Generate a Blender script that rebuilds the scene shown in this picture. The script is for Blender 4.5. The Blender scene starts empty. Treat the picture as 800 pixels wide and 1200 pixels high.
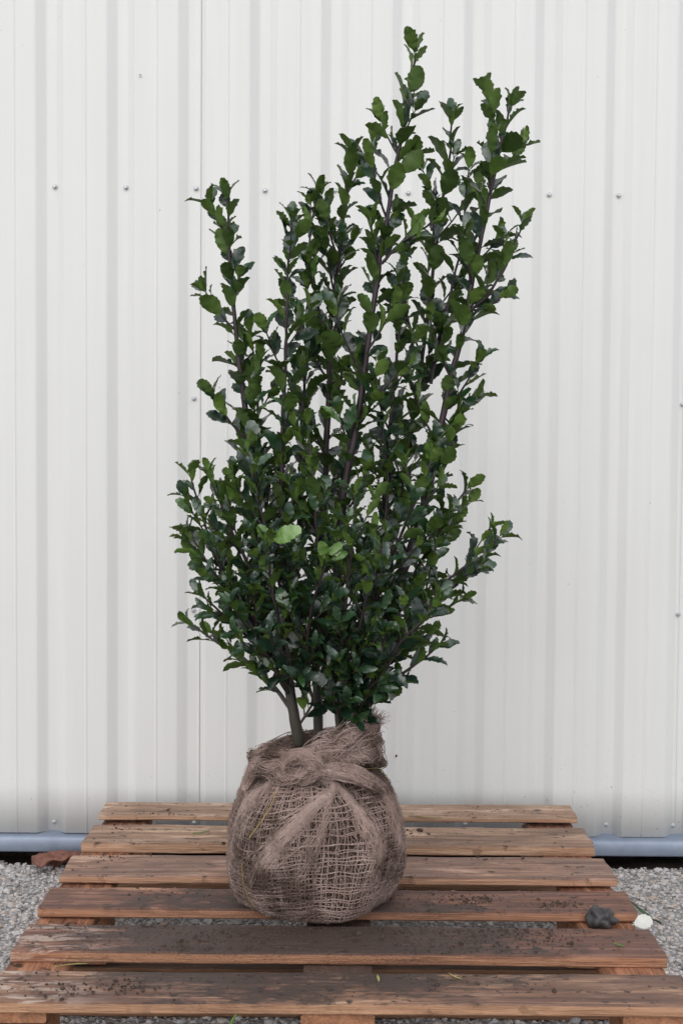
import bpy, math, random
import numpy as np
from mathutils import Vector, Matrix, noise as mnoise

random.seed(11)
rng = np.random.default_rng(11)
scene = bpy.context.scene
COL = scene.collection

# ------------------------------------------------------------------ camera
F = 1437.0                      # focal length in photograph pixels (800 x 1200)
CAM_Z = 1.05
GZ = -0.045                     # yard level
PITCH = math.radians(-2.39)
ROLL = math.radians(0.42)
cam_d = bpy.data.cameras.new('camera')
cam_d.sensor_fit = 'VERTICAL'
cam_d.sensor_height = 36.0
cam_d.lens = F / 1200 * 36.0
cam_d.clip_start = 0.05
cam_d.clip_end = 2000
cam = bpy.data.objects.new('camera', cam_d)
CAM_R = Matrix.Rotation(math.pi / 2 + PITCH, 4, 'X') @ Matrix.Rotation(ROLL, 4, 'Z')
cam.matrix_world = Matrix.Translation((0, 0, CAM_Z)) @ CAM_R
COL.objects.link(cam)
scene.camera = cam

# ------------------------------------------------------------------ light
SUN_EL, SUN_AZ = math.radians(40), math.radians(192)   # azimuth from +Y, clockwise
world = bpy.data.worlds.new('World')
scene.world = world
world.use_nodes = True
wn = world.node_tree
for n in list(wn.nodes):
    wn.nodes.remove(n)
sky = wn.nodes.new('ShaderNodeTexSky')
sky.sky_type = 'NISHITA'
sky.sun_disc = False
sky.sun_elevation = SUN_EL
sky.sun_rotation = SUN_AZ
sky.air_density = 1.0
sky.dust_density = 4.0
sky.ozone_density = 1.0
hs = wn.nodes.new('ShaderNodeHueSaturation')      # cloud cover: nearly colourless sky
hs.inputs['Saturation'].default_value = 0.32
bg = wn.nodes.new('ShaderNodeBackground')
bg.inputs['Strength'].default_value = 0.15
wo = wn.nodes.new('ShaderNodeOutputWorld')
wn.links.new(sky.outputs[0], hs.inputs['Color'])
cl = wn.nodes.new('ShaderNodeMix')                 # even cloud layer over the whole sky
cl.data_type = 'RGBA'
cl.inputs[0].default_value = 0.65
cl.inputs[7].default_value = (4.9, 5.2, 5.75, 1)
wn.links.new(hs.outputs[0], cl.inputs[6])
wn.links.new(cl.outputs[2], bg.inputs['Color'])
wn.links.new(bg.outputs[0], wo.inputs['Surface'])

sun_d = bpy.data.lights.new('sun', 'SUN')
sun_d.energy = 1.0
sun_d.angle = math.radians(100)
sun_d.color = (1.0, 0.98, 0.955)
sun = bpy.data.objects.new('sun', sun_d)
sd = Vector((math.sin(SUN_AZ) * math.cos(SUN_EL), math.cos(SUN_AZ) * math.cos(SUN_EL), math.sin(SUN_EL)))
sun.rotation_euler = sd.to_track_quat('Z', 'Y').to_euler()
COL.objects.link(sun)

vs = scene.view_settings
vs.view_transform = 'Standard'
vs.look = 'None'
vs.exposure = 0.27
vs.gamma = 1.0
vs.use_curve_mapping = False
scene.render.engine = 'CYCLES'
scene.render.resolution_x, scene.render.resolution_y = 682, 1024

# ------------------------------------------------------------------ helpers
def P(px, py, Y):
    """photograph pixel + distance from the camera (metres along Y) -> point in the place"""
    x, y = px - 400, py - 600
    c, s = math.cos(ROLL), math.sin(ROLL)
    x, y = x * c + y * s, -x * s + y * c
    cp, sp = math.cos(PITCH), math.sin(PITCH)
    dy = cp * F + y * sp
    dz = sp * F - y * cp
    k = Y / dy
    return Vector((x * k, Y, CAM_Z + dz * k))

def tag(o, label=None, cat=None, group=None, kind=None):
    if label: o['label'] = label
    if cat: o['category'] = cat
    if group: o['group'] = group
    if kind: o['kind'] = kind
    return o

def empty(name, loc=(0, 0, 0)):
    o = bpy.data.objects.new(name, None)
    o.empty_display_size = 0.05
    o.location = loc
    COL.objects.link(o)
    return o

def link(name, me, parent=None, mats=None, loc=None):
    """meshes are given in world coordinates unless loc is set"""
    if mats:
        me.materials.clear()
        for m in (mats if isinstance(mats, (list, tuple)) else [mats]):
            me.materials.append(m)
    o = bpy.data.objects.new(name, me)
    COL.objects.link(o)
    if loc is not None:
        o.location = loc
    if parent is not None:
        o.parent = parent
        if loc is None:
            off = Vector((0, 0, 0))
            q = parent
            while q is not None:
                off += Vector(q.location)
                q = q.parent
            o.location = -off
    return o

def mesh(name, V, Fc, smooth=True):
    me = bpy.data.meshes.new(name)
    V = np.asarray(V, dtype=np.float32)
    if isinstance(Fc, np.ndarray):
        nf, k = Fc.shape
        me.vertices.add(len(V)); me.vertices.foreach_set('co', V.ravel())
        me.loops.add(nf * k); me.loops.foreach_set('vertex_index', Fc.astype(np.int32).ravel())
        me.polygons.add(nf)
        me.polygons.foreach_set('loop_start', np.arange(0, nf * k, k, dtype=np.int32))
        me.polygons.foreach_set('loop_total', np.full(nf, k, dtype=np.int32))
        me.update(calc_edges=True)
    else:
        me.from_pydata([tuple(map(float, v)) for v in V], [], Fc)
        me.update()
    me.polygons.foreach_set('use_smooth', np.full(len(me.polygons), smooth, dtype=bool))
    return me

def catmull(pts, n):
    p = np.array([tuple(q) for q in pts], dtype=float)
    p = np.vstack([2 * p[0] - p[1], p, 2 * p[-1] - p[-2]])
    m = len(p) - 3
    out = []
    for u in np.linspace(0, m - 1e-6, n):
        i = int(u); t = u - i
        a, b, c, d = p[i:i + 4]
        out.append(0.5 * (2 * b + (c - a) * t + (2 * a - 5 * b + 4 * c - d) * t * t + (3 * b - a - 3 * c + d) * t ** 3))
    return np.array(out)

def frames(p):
    """p (N,3) -> tangents and two normals"""
    t = np.gradient(p, axis=0)
    t /= np.linalg.norm(t, axis=1, keepdims=True) + 1e-12
    ref = np.array([0.31, 0.87, 0.23]) if abs(t[:, 1]).mean() < 0.8 else np.array([0.9, 0.1, 0.3])
    a = np.cross(t, ref); a /= np.linalg.norm(a, axis=1, keepdims=True) + 1e-12
    return t, a, np.cross(t, a)

def tubes(polys, radii, sides=3, cap=True):
    Vs, Fs, off = [], [], 0
    ang = np.arange(sides) * 2 * math.pi / sides
    ca, sa = np.cos(ang), np.sin(ang)
    for p, r in zip(polys, radii):
        p = np.asarray(p, float)
        n = len(p)
        r = np.full(n, r) if np.isscalar(r) else np.asarray(r)
        t, a, b = frames(p)
        ring = p[:, None, :] + r[:, None, None] * (a[:, None, :] * ca[None, :, None] + b[:, None, :] * sa[None, :, None])
        Vs.append(ring.reshape(-1, 3))
        i = np.arange(n - 1)[:, None]; j = np.arange(sides)[None, :]
        k = (j + 1) % sides
        q = np.stack([i * sides + j, i * sides + k, (i + 1) * sides + k, (i + 1) * sides + j], axis=-1)
        Fs.append(q.reshape(-1, 4) + off)
        off += n * sides
    return np.vstack(Vs), np.vstack(Fs)

# ------------------------------------------------------------------ material helpers
class NT:
    def __init__(self, name):
        self.m = bpy.data.materials.new(name)
        self.m.use_nodes = True
        self.t = self.m.node_tree
        self.bsdf = next(n for n in self.t.nodes if n.type == 'BSDF_PRINCIPLED')
        self.out = next(n for n in self.t.nodes if n.type == 'OUTPUT_MATERIAL')
    def node(self, typ, **kw):
        n = self.t.nodes.new(typ)
        for k, v in kw.items():
            setattr(n, k, v)
        return n
    def put(self, sock, v):
        if isinstance(v, bpy.types.NodeSocket):
            self.t.links.new(v, sock)
        elif isinstance(v, (tuple, list)) and sock.type == 'RGBA' and len(v) == 3:
            sock.default_value = (*v, 1)
        else:
            sock.default_value = v
    def coords(self, scale=(1, 1, 1), kind='Object', loc=(0, 0, 0), rot=(0, 0, 0)):
        if kind == 'Position':
            src = self.node('ShaderNodeNewGeometry').outputs['Position']
        else:
            src = self.node('ShaderNodeTexCoord').outputs[kind]
        mp = self.node('ShaderNodeMapping')
        self.t.links.new(src, mp.inputs['Vector'])
        mp.inputs['Scale'].default_value = scale
        mp.inputs['Location'].default_value = loc
        mp.inputs['Rotation'].default_value = rot
        return mp.outputs[0]
    def noise(self, vec, scale=5, detail=6, rough=0.55, dist=0.0):
        n = self.node('ShaderNodeTexNoise')
        self.t.links.new(vec, n.inputs['Vector'])
        n.inputs['Scale'].default_value = scale
        n.inputs['Detail'].default_value = detail
        n.inputs['Roughness'].default_value = rough
        n.inputs['Distortion'].default_value = dist
        return n.outputs['Fac']
    def vor(self, vec, scale=5, feature='F1', out='Distance'):
        n = self.node('ShaderNodeTexVoronoi')
        n.feature = feature
        self.t.links.new(vec, n.inputs['Vector'])
        n.inputs['Scale'].default_value = scale
        return n.outputs[out]
    def ramp(self, fac, stops, interp='LINEAR'):
        n = self.node('ShaderNodeValToRGB')
        n.color_ramp.interpolation = interp
        el = n.color_ramp.elements
        while len(el) < len(stops):
            el.new(0.5)
        for e, (p, c) in zip(el, stops):
            e.position = p
            e.color = (c, c, c, 1) if not isinstance(c, (tuple, list)) else (*c, 1)
        self.t.links.new(fac, n.inputs[0])
        return n.outputs[0]
    def mix(self, fac, a, b, mode='MIX'):
        n = self.node('ShaderNodeMix', data_type='RGBA', blend_type=mode)
        self.put(n.inputs[0], fac)
        self.put(n.inputs[6], a)
        self.put(n.inputs[7], b)
        return n.outputs[2]
    def math(self, op, a, b=0.0):
        n = self.node('ShaderNodeMath', operation=op)
        self.put(n.inputs[0], a)
        self.put(n.inputs[1], b)
        return n.outputs[0]
    def bump(self, h, strength=0.3, dist=0.01, normal=None):
        n = self.node('ShaderNodeBump')
        n.inputs['Strength'].default_value = strength
        n.inputs['Distance'].default_value = dist
        self.t.links.new(h, n.inputs['Height'])
        if normal is not None:
            self.t.links.new(normal, n.inputs['Normal'])
        self.t.links.new(n.outputs[0], self.bsdf.inputs['Normal'])
        return n.outputs[0]
    def set(self, **kw):
        for k, v in kw.items():
            self.put(self.bsdf.inputs[k.replace('_', ' ')], v)
        return self.m

BALL_C = Vector((-0.051, 2.485, 0.0))

def mat_wall():
    n = NT('cream_paint')
    v = n.coords((9, 9, 0.35), 'Position')
    streak = n.noise(v, 3, 5, 0.6)
    v2 = n.coords((1, 1, 1), 'Position')
    blot = n.noise(v2, 1.7, 4, 0.55)
    base = n.mix(n.ramp(streak, [(0.3, 0.0), (0.75, 1.0)]), (0.70, 0.70, 0.68), (0.74, 0.742, 0.725))
    base = n.mix(n.ramp(blot, [(0.35, 0.0), (0.75, 0.35)]), base, (0.675, 0.67, 0.635))
    # splashed mud specks, many near the foot of the wall, few above
    sep = n.node('ShaderNodeSeparateXYZ')
    n.t.links.new(v2, sep.inputs[0])
    low = n.ramp(sep.outputs['Z'], [(0.02, 1.0), (0.34, 0.0)])
    sp = n.noise(v2, 95, 3, 0.6)
    spk = n.ramp(sp, [(0.68, 0.0), (0.72, 1.0)])
    spl = n.math('MULTIPLY', spk, n.math('MULTIPLY', low, 0.75))
    sp2 = n.noise(v2, 38, 2, 0.5)
    spl2 = n.math('MULTIPLY', n.ramp(sp2, [(0.78, 0.0), (0.80, 1.0)]), 0.5)
    base = n.mix(spl, base, (0.22, 0.17, 0.13))
    base = n.mix(spl2, base, (0.33, 0.30, 0.26))
    n.bump(n.noise(v2, 6, 3), 0.06, 0.02)
    return n.set(Base_Color=base, Roughness=0.42, Specular_IOR_Level=0.4)

def mat_simple(name, col, rough=0.6, metal=0.0, var=0.25, scale=30):
    n = NT(name)
    v = n.coords()
    f = n.noise(v, scale, 5)
    d = tuple(c * (1 - var) for c in col)
    l = tuple(min(1, c * (1 + var)) for c in col)
    c = n.mix(n.ramp(f, [(0.3, 0.0), (0.7, 1.0)]), d, l)
    n.bump(f, 0.25, 0.004)
    return n.set(Base_Color=c, Roughness=rough, Metallic=metal)

def mat_flashing():
    n = NT('galvanised_steel')
    v = n.coords((1, 1, 1), 'Position')
    f = n.noise(v, 14, 5, 0.6)
    c = n.mix(n.ramp(f, [(0.3, 0.0), (0.7, 1.0)]), (0.195, 0.235, 0.31), (0.275, 0.32, 0.40))
    d = n.ramp(n.noise(v, 60, 4), [(0.62, 0.0), (0.72, 0.6)])
    c = n.mix(d, c, (0.25, 0.24, 0.23))
    n.bump(f, 0.1, 0.01)
    return n.set(Base_Color=c, Roughness=0.45, Metallic=0.25)

def mat_wood(name, tan, dark, stain, stain_amt, dirt_amt, seed, pale=0.0):
    n = NT(name)
    o = (seed * 3.17, seed * 1.31, seed * 0.77)
    g = n.coords((1.2, 26, 26), 'Object', o)
    grain = n.noise(g, 3.2, 8, 0.62, 0.35)
    fine = n.noise(n.coords((4, 130, 130), 'Object', o), 2.5, 6, 0.65)
    c = n.mix(n.ramp(grain, [(0.32, 0.0), (0.68, 1.0)]), dark, tan)
    c = n.mix(n.ramp(fine, [(0.30, 0.8), (0.56, 0.0)]), c, tuple(q * 0.45 for q in dark))
    # paler worn patches where the weathered skin has gone
    wp = n.noise(n.coords((3.0, 15, 15), 'Object', (seed * 2.7, seed * 0.9, 3)), 1.5, 9, 0.7, 0.7)
    c = n.mix(n.ramp(wp, [(0.52, 0.0), (0.60, 0.75)]), c, tuple(min(1, q * k) for q, k in zip(tan, (1.22, 1.28, 1.32))))
    c = n.mix(n.ramp(wp, [(0.36, 0.6), (0.44, 0.0)]), c, tuple(q * 0.62 for q in dark))
    # growth-ring arcs / knots
    kn = n.vor(n.coords((3.0, 11, 11), 'Object', o), 1.0)
    c = n.mix(n.ramp(kn, [(0.03, 0.85), (0.12, 0.0)]), c, tuple(q * 0.35 for q in dark))
    nz = n.node('ShaderNodeSeparateXYZ')
    n.t.links.new(n.node('ShaderNodeNewGeometry').outputs['True Normal'], nz.inputs[0])
    flat = n.ramp(nz.outputs['Z'], [(0.45, 0.25), (0.8, 1.0)])
    # damp stain in long patches
    st = n.noise(n.coords((2.2, 6, 6), 'Object', o), 1.6, 6, 0.6, 0.6)
    lo = 0.66 - 0.34 * stain_amt
    c = n.mix(n.math('MULTIPLY', n.ramp(st, [(lo, 0.0), (lo + 0.14, 0.85)]), flat), c, stain)
    # long weathered streaks
    ws = n.noise(n.coords((1.0, 34, 34), 'Object', (seed * 1.9, seed * 5.1, 0)), 1.7, 7, 0.7, 0.8)
    c = n.mix(n.ramp(ws, [(0.50, 0.0), (0.62, 0.55)]), c, tuple(q * 0.5 for q in stain))
    c = n.mix(n.ramp(ws, [(0.33, 0.45), (0.45, 0.0)]), c, tuple(min(1, q * 1.25) for q in tan))
    if pale:
        pv = n.noise(n.coords((5, 20, 20), 'Object', o), 2.2, 7, 0.65, 0.5)
        sx = n.node('ShaderNodeSeparateXYZ')
        n.t.links.new(n.coords((1, 1, 1), 'Object'), sx.inputs[0])
        left = n.ramp(n.math('ADD', n.math('MULTIPLY', sx.outputs['X'], 0.8), 0.5), [(0.06, 1.0), (0.20, 0.0)])
        c = n.mix(n.math('MULTIPLY', n.ramp(pv, [(0.50, 0.0), (0.55, pale)]), left), c, (0.62, 0.49, 0.42))
    # soil trodden and smeared into the grain, thick round the root ball
    pos = n.coords((1, 1, 1), 'Position')
    dv = n.node('ShaderNodeVectorMath', operation='DISTANCE')
    mp = n.coords((0.62, 1.0, 0.0), 'Position', (0, 0, 0))
    n.t.links.new(mp, dv.inputs[0])
    dv.inputs[1].default_value = (BALL_C.x * 0.62, BALL_C.y - 0.20, 0)
    near = n.ramp(dv.outputs['Value'], [(0.10, 0.22), (0.40, 0.0)])
    dn = n.math('ADD', n.math('MULTIPLY', n.noise(n.coords((1, 1.8, 1), 'Position', (seed * 2.3, seed, 0)), 7, 12, 0.74), 0.6), n.math('MULTIPLY', n.noise(n.coords((0.6, 2.2, 1), 'Position', (seed, seed, 0)), 55, 8, 0.75), 0.4))
    dm = n.math('ADD', dn, near)
    t0 = 0.665 - 0.10 * dirt_amt
    c = n.mix(n.math('MULTIPLY', n.ramp(dm, [(t0 - 0.03, 0.0), (t0 + 0.045, 0.86)]), flat), c, (0.070, 0.050, 0.043))
    sp = n.noise(n.coords((1.0, 1.6, 1), 'Position', (seed, 0, 0)), 34, 5, 0.6)
    c = n.mix(n.ramp(sp, [(0.60, 0.0), (0.66, 0.9)]), c, (0.035, 0.026, 0.022))
    edge = n.ramp(nz.outputs['Z'], [(0.3, 0.55), (0.7, 0.0)])
    c = n.mix(n.math('MULTIPLY', edge, n.ramp(grain, [(0.3, 0.35), (0.6, 1.0)])), c, tuple(0.5 * a + 0.5 * b for a, b in zip(tan, (0.66, 0.32, 0.15))))
    h = n.math('ADD', n.math('MULTIPLY', fine, 0.5), grain)
    h = n.math('ADD', h, n.math('MULTIPLY', n.ramp(dm, [(t0, 0.0), (t0 + 0.2, 1.0)]), n.noise(pos, 220, 4)))
    n.bump(h, 0.8, 0.008)
    rg = n.ramp(st, [(0.4, 0.62), (0.65, 0.46)])
    return n.set(Base_Color=c, Roughness=rg, Specular_IOR_Level=0.35)

def mat_soil(name='soil', a=(0.055, 0.039, 0.031), b=(0.12, 0.085, 0.066)):
    n = NT(name)
    v = n.coords((1, 1, 1), 'Position')
    f = n.noise(v, 45, 8, 0.7)
    c = n.mix(n.ramp(f, [(0.35, 0.0), (0.68, 1.0)]), a, b)
    n.bump(n.noise(v, 120, 6, 0.7), 0.8, 0.01)
    return n.set(Base_Color=c, Roughness=0.95, Specular_IOR_Level=0.15)

def mat_ground():
    n = NT('grit_bed')
    v = n.coords((1, 1, 1), 'Position')
    ce = n.vor(v, 95, 'F1', 'Color')
    sep = n.node('ShaderNodeSeparateColor')
    n.t.links.new(ce, sep.inputs[0])
    c = n.ramp(sep.outputs[0], [(0.0, (0.20, 0.19, 0.185)), (0.4, (0.40, 0.38, 0.37)), (0.8, (0.54, 0.52, 0.51)), (1.0, (0.66, 0.64, 0.62))])
    d = n.vor(v, 95)
    c = n.mix(n.ramp(d, [(0.3, 0.0), (0.6, 0.6)]), c, (0.16, 0.145, 0.13))
    n.bump(n.ramp(d, [(0.0, 1.0), (0.6, 0.0)]), 0.9, 0.008)
    return n.set(Base_Color=c, Roughness=0.9)

def mat_pebble():
    n = NT('pebble_stone')
    at = n.node('ShaderNodeAttribute', attribute_name='tint')
    c = n.ramp(at.outputs['Fac'], [(0.0, (0.13, 0.125, 0.125)), (0.18, (0.34, 0.325, 0.325)), (0.55, (0.53, 0.51, 0.515)),
                                   (0.80, (0.57, 0.52, 0.49)), (0.9, (0.42, 0.31, 0.24)), (1.0, (0.68, 0.67, 0.66))])
    v = n.coords((1, 1, 1), 'Position')
    c = n.mix(n.ramp(n.noise(v, 300, 4), [(0.3, 0.35), (0.7, 0.0)]), c, (0.16, 0.145, 0.13))
    return n.set(Base_Color=c, Roughness=0.75)

def mat_leaf(name, stops, rough, trans, tcol, spec=0.5, coat=0.0):
    n = NT(name)
    at = n.node('ShaderNodeAttribute', attribute_name='tint')
    c = n.ramp(at.outputs['Fac'], stops)
    v = n.coords((1, 1, 1), 'Generated')
    f = n.noise(n.coords((1, 1, 1), 'Position'), 60, 3)
    c = n.mix(n.ramp(f, [(0.3, 0.3), (0.7, 0.0)]), c, tuple(q * 0.6 for q in stops[1][1]))
    n.bump(n.noise(n.coords((1, 1, 1), 'Position'), 130, 2), 0.18, 0.004)
    n.set(Base_Color=c, Roughness=rough, Specular_IOR_Level=spec)
    if coat:
        n.set(Coat_Weight=coat, Coat_Roughness=0.25)
    tr = n.node('ShaderNodeBsdfTranslucent')
    n.put(tr.inputs['Color'], n.mix(0.5, c, tcol))
    ms = n.node('ShaderNodeMixShader')
    ms.inputs[0].default_value = trans
    n.t.links.new(n.bsdf.outputs[0], ms.inputs[1])
    n.t.links.new(tr.outputs[0], ms.inputs[2])
    n.t.links.new(ms.outputs[0], n.out.inputs['Surface'])
    return n.m

def mat_stem():
    n = NT('holly_bark')
    v = n.coords((1, 1, 1), 'Position')
    sep = n.node('ShaderNodeSeparateXYZ')
    n.t.links.new(v, sep.inputs[0])
    f = n.noise(n.coords((60, 60, 14), 'Position'), 2, 6)
    young = n.mix(f, (0.016, 0.009, 0.013), (0.042, 0.026, 0.031))
    old = n.mix(f, (0.030, 0.028, 0.021), (0.085, 0.075, 0.056))
    # old wood is grey-green, this year's growth purple: bark by age along the plant
    age = n.ramp(sep.outputs['Z'], [(0.52, 1.0), (0.80, 0.0)])
    c = n.mix(age, young, old)
    n.bump(f, 0.4, 0.003)
    return n.set(Base_Color=c, Roughness=0.55)

def mat_burlap(name, a, b, rough=0.95):
    n = NT(name)
    v = n.coords((1, 1, 1), 'Position')
    f = n.noise(v, 14, 5, 0.6)
    g = n.noise(v, 260, 3, 0.6)
    c = n.mix(n.ramp(f, [(0.35, 0.0), (0.65, 1.0)]), a, b)
    c = n.mix(n.ramp(g, [(0.3, 0.5), (0.65, 0.0)]), c, tuple(q * 0.5 for q in a))
    # soil worked into the cloth in patches
    s = n.noise(n.coords((1, 1, 1), 'Position', (3.1, 0.4, 1.7)), 7.5, 7, 0.68)
    c = n.mix(n.ramp(s, [(0.47, 0.0), (0.58, 0.85)]), c, (0.115, 0.078, 0.062))
    n.bump(g, 0.6, 0.002)
    return n.set(Base_Color=c, Roughness=rough, Specular_IOR_Level=0.1)

M_WALL = mat_wall()
M_FLASH = mat_flashing()
M_SOIL = mat_soil()
M_SOIL_SHADE = mat_soil('soil_gap_shade', (0.012, 0.009, 0.008), (0.035, 0.026, 0.02))  # dark earth colour, also painted shade for the wall-foot gap and holes
M_GROUND = mat_ground()
M_PEB = mat_pebble()
M_SCREW = mat_simple('screw_steel', (0.42, 0.43, 0.45), 0.35, 0.8, 0.2)
M_WASHER = mat_simple('screw_washer', (0.55, 0.56, 0.57), 0.5, 0.3, 0.2)
M_STEM = mat_stem()
M_LEAF_UP = mat_leaf('leaf_upper_face', [(0.0, (0.009, 0.026, 0.016)), (0.5, (0.014, 0.042, 0.021)), (0.85, (0.034, 0.090, 0.026)), (0.95, (0.13, 0.26, 0.045)), (1.0, (0.20, 0.36, 0.07))],
                     0.30, 0.16, (0.14, 0.28, 0.03), 1.0)
M_LEAF_DN = mat_leaf('leaf_under_face', [(0.0, (0.062, 0.116, 0.030)), (0.5, (0.104, 0.182, 0.040)), (0.85, (0.155, 0.255, 0.048)), (0.95, (0.17, 0.31, 0.06)), (1.0, (0.22, 0.38, 0.08))],
                     0.45, 0.26, (0.22, 0.36, 0.04), 0.4)
M_JUTE = mat_burlap('jute_thread', (0.385, 0.275, 0.238), (0.54, 0.41, 0.365))
M_JUTE_LIGHT = mat_burlap('jute_gathered', (0.37, 0.265, 0.228), (0.50, 0.38, 0.335))
M_STRAW = mat_simple('straw', (0.45, 0.33, 0.10), 0.7, 0, 0.25)
M_RUST = mat_simple('nail_rust', (0.10, 0.06, 0.045), 0.7, 0.3, 0.3)

# ------------------------------------------------------------------ ground
def grid_plane(x0, x1, y0, y1, z, nx, ny, bumpy=0.0):
    xs = np.linspace(x0, x1, nx); ys = np.linspace(y0, y1, ny)
    X, Y = np.meshgrid(xs, ys)
    Z = np.full_like(X, z)
    if bumpy:
        Z += bumpy * (np.sin(X * 7.1 + 1) * np.sin(Y * 6.3) + 0.6 * np.sin(X * 17 + Y * 13))
    V = np.stack([X, Y, Z], -1).reshape(-1, 3)
    i, j = np.meshgrid(np.arange(nx - 1), np.arange(ny - 1))
    a = (j * nx + i).ravel()
    return V, np.stack([a, a + 1, a + 1 + nx, a + nx], 1)

V, Fc = grid_plane(-400, 400, -800, 3.265, GZ, 3, 3)
tag(link('ground', mesh('ground', V, Fc, False), None, M_GROUND), kind='structure')
# earth under the cladding, the gap's shade partly put into its dark colour
V, Fc = grid_plane(-6, 6, 3.24, 3.75, GZ - 0.008, 160, 12)
V[:, 2] += rng.normal(0, 0.004, len(V)) + 0.006 * np.sin(V[:, 0] * 23)
tag(link('soil_strip', mesh('soil_strip', V, Fc), None, M_SOIL_SHADE), kind='structure')
V, Fc = grid_plane(-400, 400, 3.75, 800, GZ - 0.012, 3, 3)
tag(link('ground', mesh('ground_beyond', V, Fc, False), None, M_GROUND), kind='structure')

def ico():
    t = (1 + 5 ** 0.5) / 2
    v = np.array([(-1, t, 0), (1, t, 0), (-1, -t, 0), (1, -t, 0), (0, -1, t), (0, 1, t), (0, -1, -t), (0, 1, -t),
                  (t, 0, -1), (t, 0, 1), (-t, 0, -1), (-t, 0, 1)], float)
    v /= np.linalg.norm(v[0])
    f = np.array([(0, 11, 5), (0, 5, 1), (0, 1, 7), (0, 7, 10), (0, 10, 11), (1, 5, 9), (5, 11, 4), (11, 10, 2), (10, 7, 6), (7, 1, 8),
                  (3, 9, 4), (3, 4, 2), (3, 2, 6), (3, 6, 8), (3, 8, 9), (4, 9, 5), (2, 4, 11), (6, 2, 10), (8, 6, 7), (9, 8, 1)])
    return v, f
IV, IF = ico()

def lumps(pos, size, flat=0.7, jag=0.25):
    """many small stones / crumbs joined into one mesh"""
    n = len(pos)
    v = IV[None] * (1 + rng.normal(0, jag, (n, 12, 1)))
    sc = size[:, None, None] * np.stack([rng.uniform(0.75, 1.3, n), rng.uniform(0.75, 1.3, n), flat * rng.uniform(0.6, 1.2, n)], -1)[:, None, :]
    v = v * sc
    a = rng.uniform(0, 2 * math.pi, n)
    c, s = np.cos(a)[:, None], np.sin(a)[:, None]
    x = v[:, :, 0] * c - v[:, :, 1] * s
    y = v[:, :, 0] * s + v[:, :, 1] * c
    v = np.stack([x, y, v[:, :, 2]], -1) + pos[:, None, :]
    f = IF[None] + (np.arange(n) * 12)[:, None, None]
    return v.reshape(-1, 3), f.reshape(-1, 3)

def add_tint(me, vals):
    at = me.attributes.new('tint', 'FLOAT', 'POINT')
    at.data.foreach_set('value', np.asarray(vals, dtype=np.float32))

NP = 36000
pos = np.stack([rng.uniform(-1.35, 1.35, NP), rng.uniform(1.75, 3.275, NP), np.zeros(NP)], -1)
vis = (np.abs(pos[:, 0]) > 0.5) | (rng.random(NP) < 0.7)
pos = pos[vis]
sz = np.clip(rng.lognormal(math.log(0.0042), 0.38, len(pos)), 0.002, 0.013)
pos[:, 2] = GZ + sz * 0.25
V, Fc = lumps(pos, sz, 0.7, 0.16)
me = mesh('gravel', V, Fc, False)
add_tint(me, np.repeat(rng.random(len(pos)), 12))
tag(link('gravel', me, None, M_PEB), 'loose pale grey gravel covering the yard around the pallet', 'gravel', kind='stuff')

# ------------------------------------------------------------------ metal-clad wall
WY = 3.30                      # face of the crowns
DEPTH = 0.019
WTOP = 3.3
wall = empty('shed_wall', (0, WY, 0))
tag(wall, 'cream ribbed metal shed wall with blue-grey base flashing behind the shrub', 'wall')
PITCHX = 82.35 / F * WY
X0 = P(65, 222, WY + DEPTH).x
pxm = WY / F                  # metres per photograph pixel on the wall
def profile(k0, k1):
    """list of (x, depth) over the valleys k0..k1"""
    pts = []
    for k in range(k0, k1 + 1):
        xc = X0 + k * PITCHX
        for dx, d in ((-23.6, 0.0), (-22.0, 0.0), (-20.6, 0.02), (-19.2, 0.09), (-10.6, 0.90), (-9.2, 0.98), (-7.6, 1.0), (1.2, 1.0), (2.6, 0.98), (3.8, 0.91), (11.2, 0.07), (12.2, 0.01), (13.4, -0.015), (15.0, 0.0), (16.4, 0.0),
                      (34.4, 0.0), (35.6, 0.0), (36.5, -0.09), (37.6, -0.09), (38.5, 0.0), (39.7, 0.0)):
            pts.append((xc + dx * pxm, d * DEPTH))
    return pts
def sheet(k0, k1, xmin, xmax, dy, zb):
    pr = [p for p in profile(k0, k1) if xmin < p[0] < xmax]
    def at(x):
        q = profile(k0 - 1, k1 + 1)
        return float(np.interp(x, [a for a, _ in q], [b for _, b in q]))
    pr = [(xmin, at(xmin))] + pr + [(xmax, at(xmax))]
    zs = np.linspace(zb, WTOP, 26)
    V, Fq = [], []
    m = len(pr)
    for z in zs:
        for x, d in pr:
            w = 0.0012 * mnoise.noise((x * 2.1, 0, z * 1.3)) + 0.0006 * mnoise.noise((x * 7, 3, z * 0.8))
            V.append((x, WY + d + dy + w, z))
    for j in range(len(zs) - 1):
        for i in range(m - 1):
            a = j * m + i
            Fq.append((a, a + 1, a + 1 + m, a + m))
    me = mesh('wall_panel', V, np.array(Fq))
    return link('wall_panel', me, wall, M_WALL)

ZB = P(20, 975, WY).z
SEAM_A = P(235.5, 300, WY + DEPTH).x
SEAM_B = P(798.0, 600, WY + DEPTH).x
panels = [sheet(-14, 3, -3.6, SEAM_A, -0.0042, ZB), sheet(1, 11, SEAM_A - 0.02, SEAM_B, 0.0, ZB - 0.001), sheet(8, 30, SEAM_B - 0.02, 4.2, 0.0016, ZB)]
for p in panels:
    md = p.modifiers.new('thickness', 'SOLIDIFY')
    md.thickness = 0.0007
    md.offset = 1.0 if False else -1.0

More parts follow.
